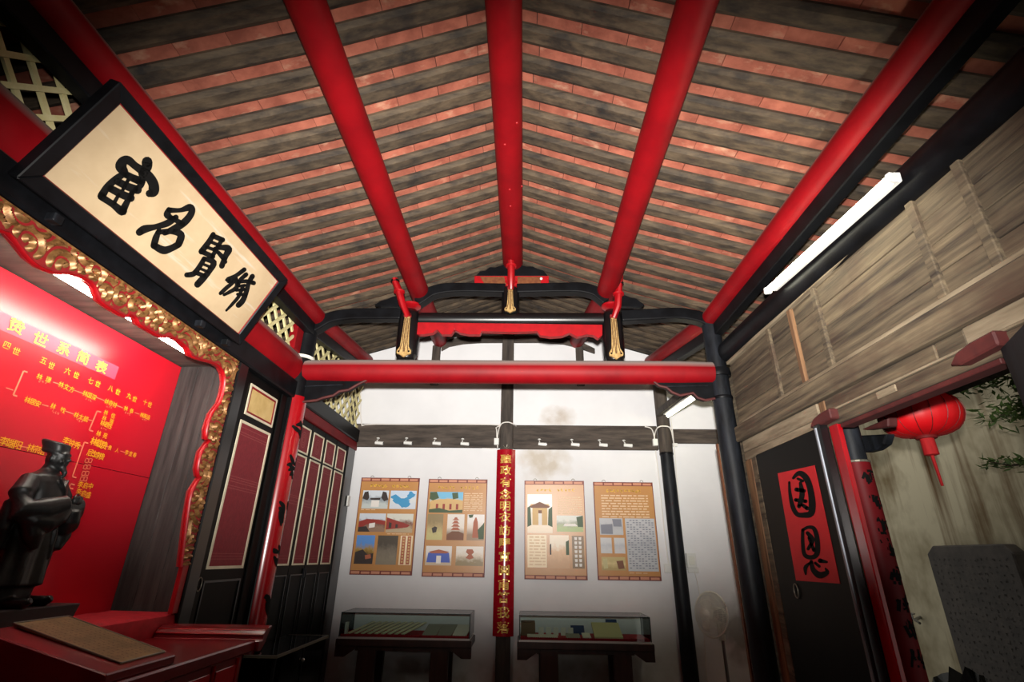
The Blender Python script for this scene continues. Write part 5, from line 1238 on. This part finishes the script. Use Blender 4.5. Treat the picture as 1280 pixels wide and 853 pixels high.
# outer porch column with couplet, bracket, lantern
ccx, ccy, ccr = 1.70, 2.635, .053
t = column('column', ccx, ccy, ccr, 2.7, 'black_worn', 'black porch column outside the doorway wrapped in a dark red couplet')
cb = wrapped(t, ccx, ccy, ccr + .002, .98, 1.965, radians(150), radians(380), 'couplet_red')
rnd = random.Random(9)
fnc = cyl_fn(ccx, ccy, ccr + .0075, radians(-75))
for k, z in enumerate((1.89, 1.775, 1.665, 1.56, 1.45, 1.34, 1.23, 1.12)):
    m = MB(); scrawl(m, 0, z, .085, fnc, rnd, 11, .15).build('ink_character', 'ink', cb)
MB().lathe([(ccr + .003, 1.962), (ccr + .009, 1.966), (ccr + .009, 1.974), (ccr + .003, 1.978)], (ccx, ccy, 0), 20).build('joint_band', 'metal_ring', t)
P = [onx(x, y, 1.80) for x, y in ((1066, 545), (1108, 543), (1104, 556), (1094, 563), (1082, 566), (1070, 566))]
tag(MB().prism(P, (.05, 0, 0)).build('porch_bracket', 'black_worn', bevel=.008), 'black curved bracket at the top of the porch column', 'bracket')
P = [onx(x, y, 1.82) for x, y in ((1076, 537), (1110, 522), (1110, 534), (1082, 538))]
tag(MB().prism(P, (.05, 0, 0)).build('porch_block', 'latch_red', bevel=.006), 'dull red block above the black bracket of the porch column', 'bracket')
tag(MB().box(1.70, 1.80, .5, 3.7, 2.40, 2.62).build('porch_beam', 'black_worn', bevel=.01), 'black beam above the doorway on the courtyard side', 'beam')
tag(MB().hexa([(1.66, -1, 2.95), (2.9, -1, 2.55), (2.9, 3.72, 2.55), (1.66, 3.72, 2.95), (1.66, -1, 3.0), (2.9, -1, 2.6), (2.9, 3.72, 2.6), (1.66, 3.72, 3.0)]).build('porch_roof', 'dark_timber'), 'dark sloping porch roof outside the doorway', 'roof')

lc = onx(1149, 519, 2.3)
t = thing('lantern', (lc.x, lc.y, lc.z - .12), 'round red paper lantern with tassel hanging outside the doorway', 'lantern')
LR, LH = .205, .125
m = MB(); vs = []; fs = []; n = 48; k_ = 14
for i in range(k_ + 1):
    ph = -pi / 2 + pi * i / k_
    for k in range(n):
        q = 2 * pi * k / n; rr = max(cos(ph), 0) ** .62 * LR * (1 - .02 * (0.5 + .5 * cos(q * 16))) + .035 * (1 if i in (0, k_) else 0)
        vs.append((lc.x + cos(q) * rr, lc.y + sin(q) * rr, lc.z + sin(ph) * LH))
for i in range(k_):
    for k in range(n): fs.append((i * n + k, i * n + (k + 1) % n, (i + 1) * n + (k + 1) % n, (i + 1) * n + k))
m.add(vs, fs).build('silk_body', 'lantern_silk', t, smooth=True)
for k in range(16):
    q = 2 * pi * k / 16
    MB().tube([(lc.x + cos(q) * (max(cos(p_), 0) ** .62 * LR + .001), lc.y + sin(q) * (max(cos(p_), 0) ** .62 * LR + .001), lc.z + sin(p_) * LH) for p_ in [-pi / 2 + pi * (i + .6) / 11 for i in range(10)]], .0022, 4).build('rib', 'lantern_cap', t)
MB().lathe([(.05, LH - .005), (.055, LH + .01), (.05, LH + .03)], lc, 20).build('top_cap', 'gold_leaf', t, smooth=True)
MB().lathe([(.05, -LH - .015), (.055, -LH - .005), (.05, -LH + .008)], lc, 20).build('bottom_cap', 'lantern_cap', t, smooth=True)
MB().tube([lc + Vector((0, 0, LH)), Vector((lc.x, lc.y, 2.72))], .003, 6).build('hanging_cord', 'tassel_red', t)
MB().lathe([(.020, -.235), (.036, -.23), (.034, -.14), (.02, -.13)], lc, 16).build('tassel_head', 'tassel_red', t, smooth=True)
MB().tube([lc + Vector((0, 0, -.23)), lc + Vector((0.004, 0, -.40))], [.009, .007], 10).build('tassel_tail', 'tassel_red', t)

# ------------------------------------------------------------------ courtyard
tag(MB().box(4.1, 4.3, 1.5, 8.8, -.12, 4.2).build('wall_courtyard', 'court_plaster', org=(0, 0, 0)), kind=S)
tag(MB().box(2.44, 4.1, 8.6, 8.8, -.12, 4.2).build('wall_courtyard_end', 'court_plaster', org=(0, 0, 0)), kind=S)
SX = 3.93
st_px = [(1158, 692), (1164, 681.5), (1252, 681.5), (1266, 692)]
sp = [onx(x, y, SX) for x, y in st_px]; yl, yr_ = sp[0].y, sp[3].y
ztop = (sp[1].z + sp[2].z) / 2; zsh = (sp[0].z + sp[3].z) / 2
t = thing('stele', (SX + .05, (yl + yr_) / 2, -.12), 'dark grey stone stele with cut corners leaning by the stained courtyard wall', 'stele')
pts = [(yl, -.12), (yl, zsh), (sp[1].y, ztop), (sp[2].y, ztop), (yr_, zsh), (yr_, -.12)]
MB().prism([(SX, a, b) for a, b in pts], (.12, 0, 0)).build('slab', 'stele_stone', t, bevel=.012)
m = MB(); rnd = random.Random(21)
for c in range(14):
    for r_ in range(22): scrawl(m, yr_ + .08 + c * (yl - yr_ - .16) / 13 + rnd.uniform(-.006, .006), ztop - .12 - r_ * .055 + rnd.uniform(-.012, .012), rnd.uniform(.018, .04), lambda u, v: Vector((SX - .002, u, v)), rnd, 3, .14)
tag(m.build('worn_inscription', 'stele_cut', t), kind='stuff')
# tap on the wall
c = onx(1150, 779, 4.0)
t = thing('water_tap', (4.0, c.y, c.z), 'small metal water tap on the courtyard wall beside the porch column', 'tap')
MB().tube([(4.1, c.y + .12, c.z + .04), (4.0, c.y + .06, c.z + .02), (3.97, c.y - .04, c.z)], [.016, .016, .012], 10).build('spout', 'metal_grey', t, smooth=True)
MB().tube([(4.0, c.y + .09, c.z + .02), (4.0, c.y + .09, c.z + .07)], .008, 8).build('valve_stem', 'metal_grey', t); MB().tube([(4.0, c.y + .05, c.z + .075), (4.0, c.y + .13, c.z + .075)], .009, 8).build('handle', 'metal_grey', t)
# black plastic sheet over a heap at the foot of the stele
m = MB(); rows = []; rnd = random.Random(4); pc0 = onx(1200, 850, 3.4)
for i in range(15):
    r = []
    for k in range(15):
        u, v = i / 14, k / 14; hgt = (sin(pi * u) ** .5) * (sin(pi * v) ** .5)
        r.append((3.2 + .5 * u, pc0.y - .45 + 1.0 * v, -.12 + hgt * (.76 + .10 * sin(v * 23 + u * 9) + .08 * rnd.random())))
    rows.append(r)
tag(relief_grid(rows).build('plastic_sheet', 'black_sheet', smooth=False), 'black plastic sheet heaped on the courtyard ground before the stele', 'sheet')
# tree twigs reaching into the courtyard
def twigs(name, pts, nleaf, rad, label, seed):
    rnd = random.Random(seed); P = [onx(x, y, X) for x, y, X in pts]
    t = thing(name, tuple(P[0]), label, 'tree')
    MB().tube(P, [.012 - .008 * i / (len(P) - 1) for i in range(len(P))], 6).build('twig', 'bark', t)
    m = MB()
    for i in range(nleaf):
        k = rnd.randrange(len(P) - 1); f = rnd.random(); c = P[k].lerp(P[k + 1], f) + Vector((rnd.gauss(0, rad), rnd.gauss(0, rad), rnd.gauss(0, rad * .6)))
        a = Vector((rnd.gauss(0, 1), rnd.gauss(0, 1), rnd.gauss(0, .5))).normalized(); b = a.cross(Vector((rnd.gauss(0, .4), rnd.gauss(0, .4), 1))).normalized()
        L_, w_ = rnd.uniform(.022, .045), rnd.uniform(.008, .014)
        m.add([c - a * L_, c + b * w_, c + a * L_, c - b * w_], [(0, 1, 2, 3)])
    tag(m.build('foliage', 'leaf_green', t), kind='stuff')
twigs('tree_branch', [(1330, 500, 3.3), (1290, 478, 3.3), (1250, 470, 3.2), (1215, 478, 3.1), (1190, 478, 3.1)], 520, .075, 'leafy green branch above the courtyard beside the red lantern', 2)
twigs('tree_branch', [(1330, 470, 3.4), (1295, 500, 3.4), (1270, 515, 3.4), (1250, 520, 3.3)], 420, .085, 'drooping dark green leaf spray between lantern and grey door leaf', 6)
twigs('tree_twig', [(1320, 560, 3.2), (1290, 580, 3.2), (1262, 582, 3.2), (1234, 577, 3.2)], 110, .04, 'single low leafy twig above the stone stele', 8)
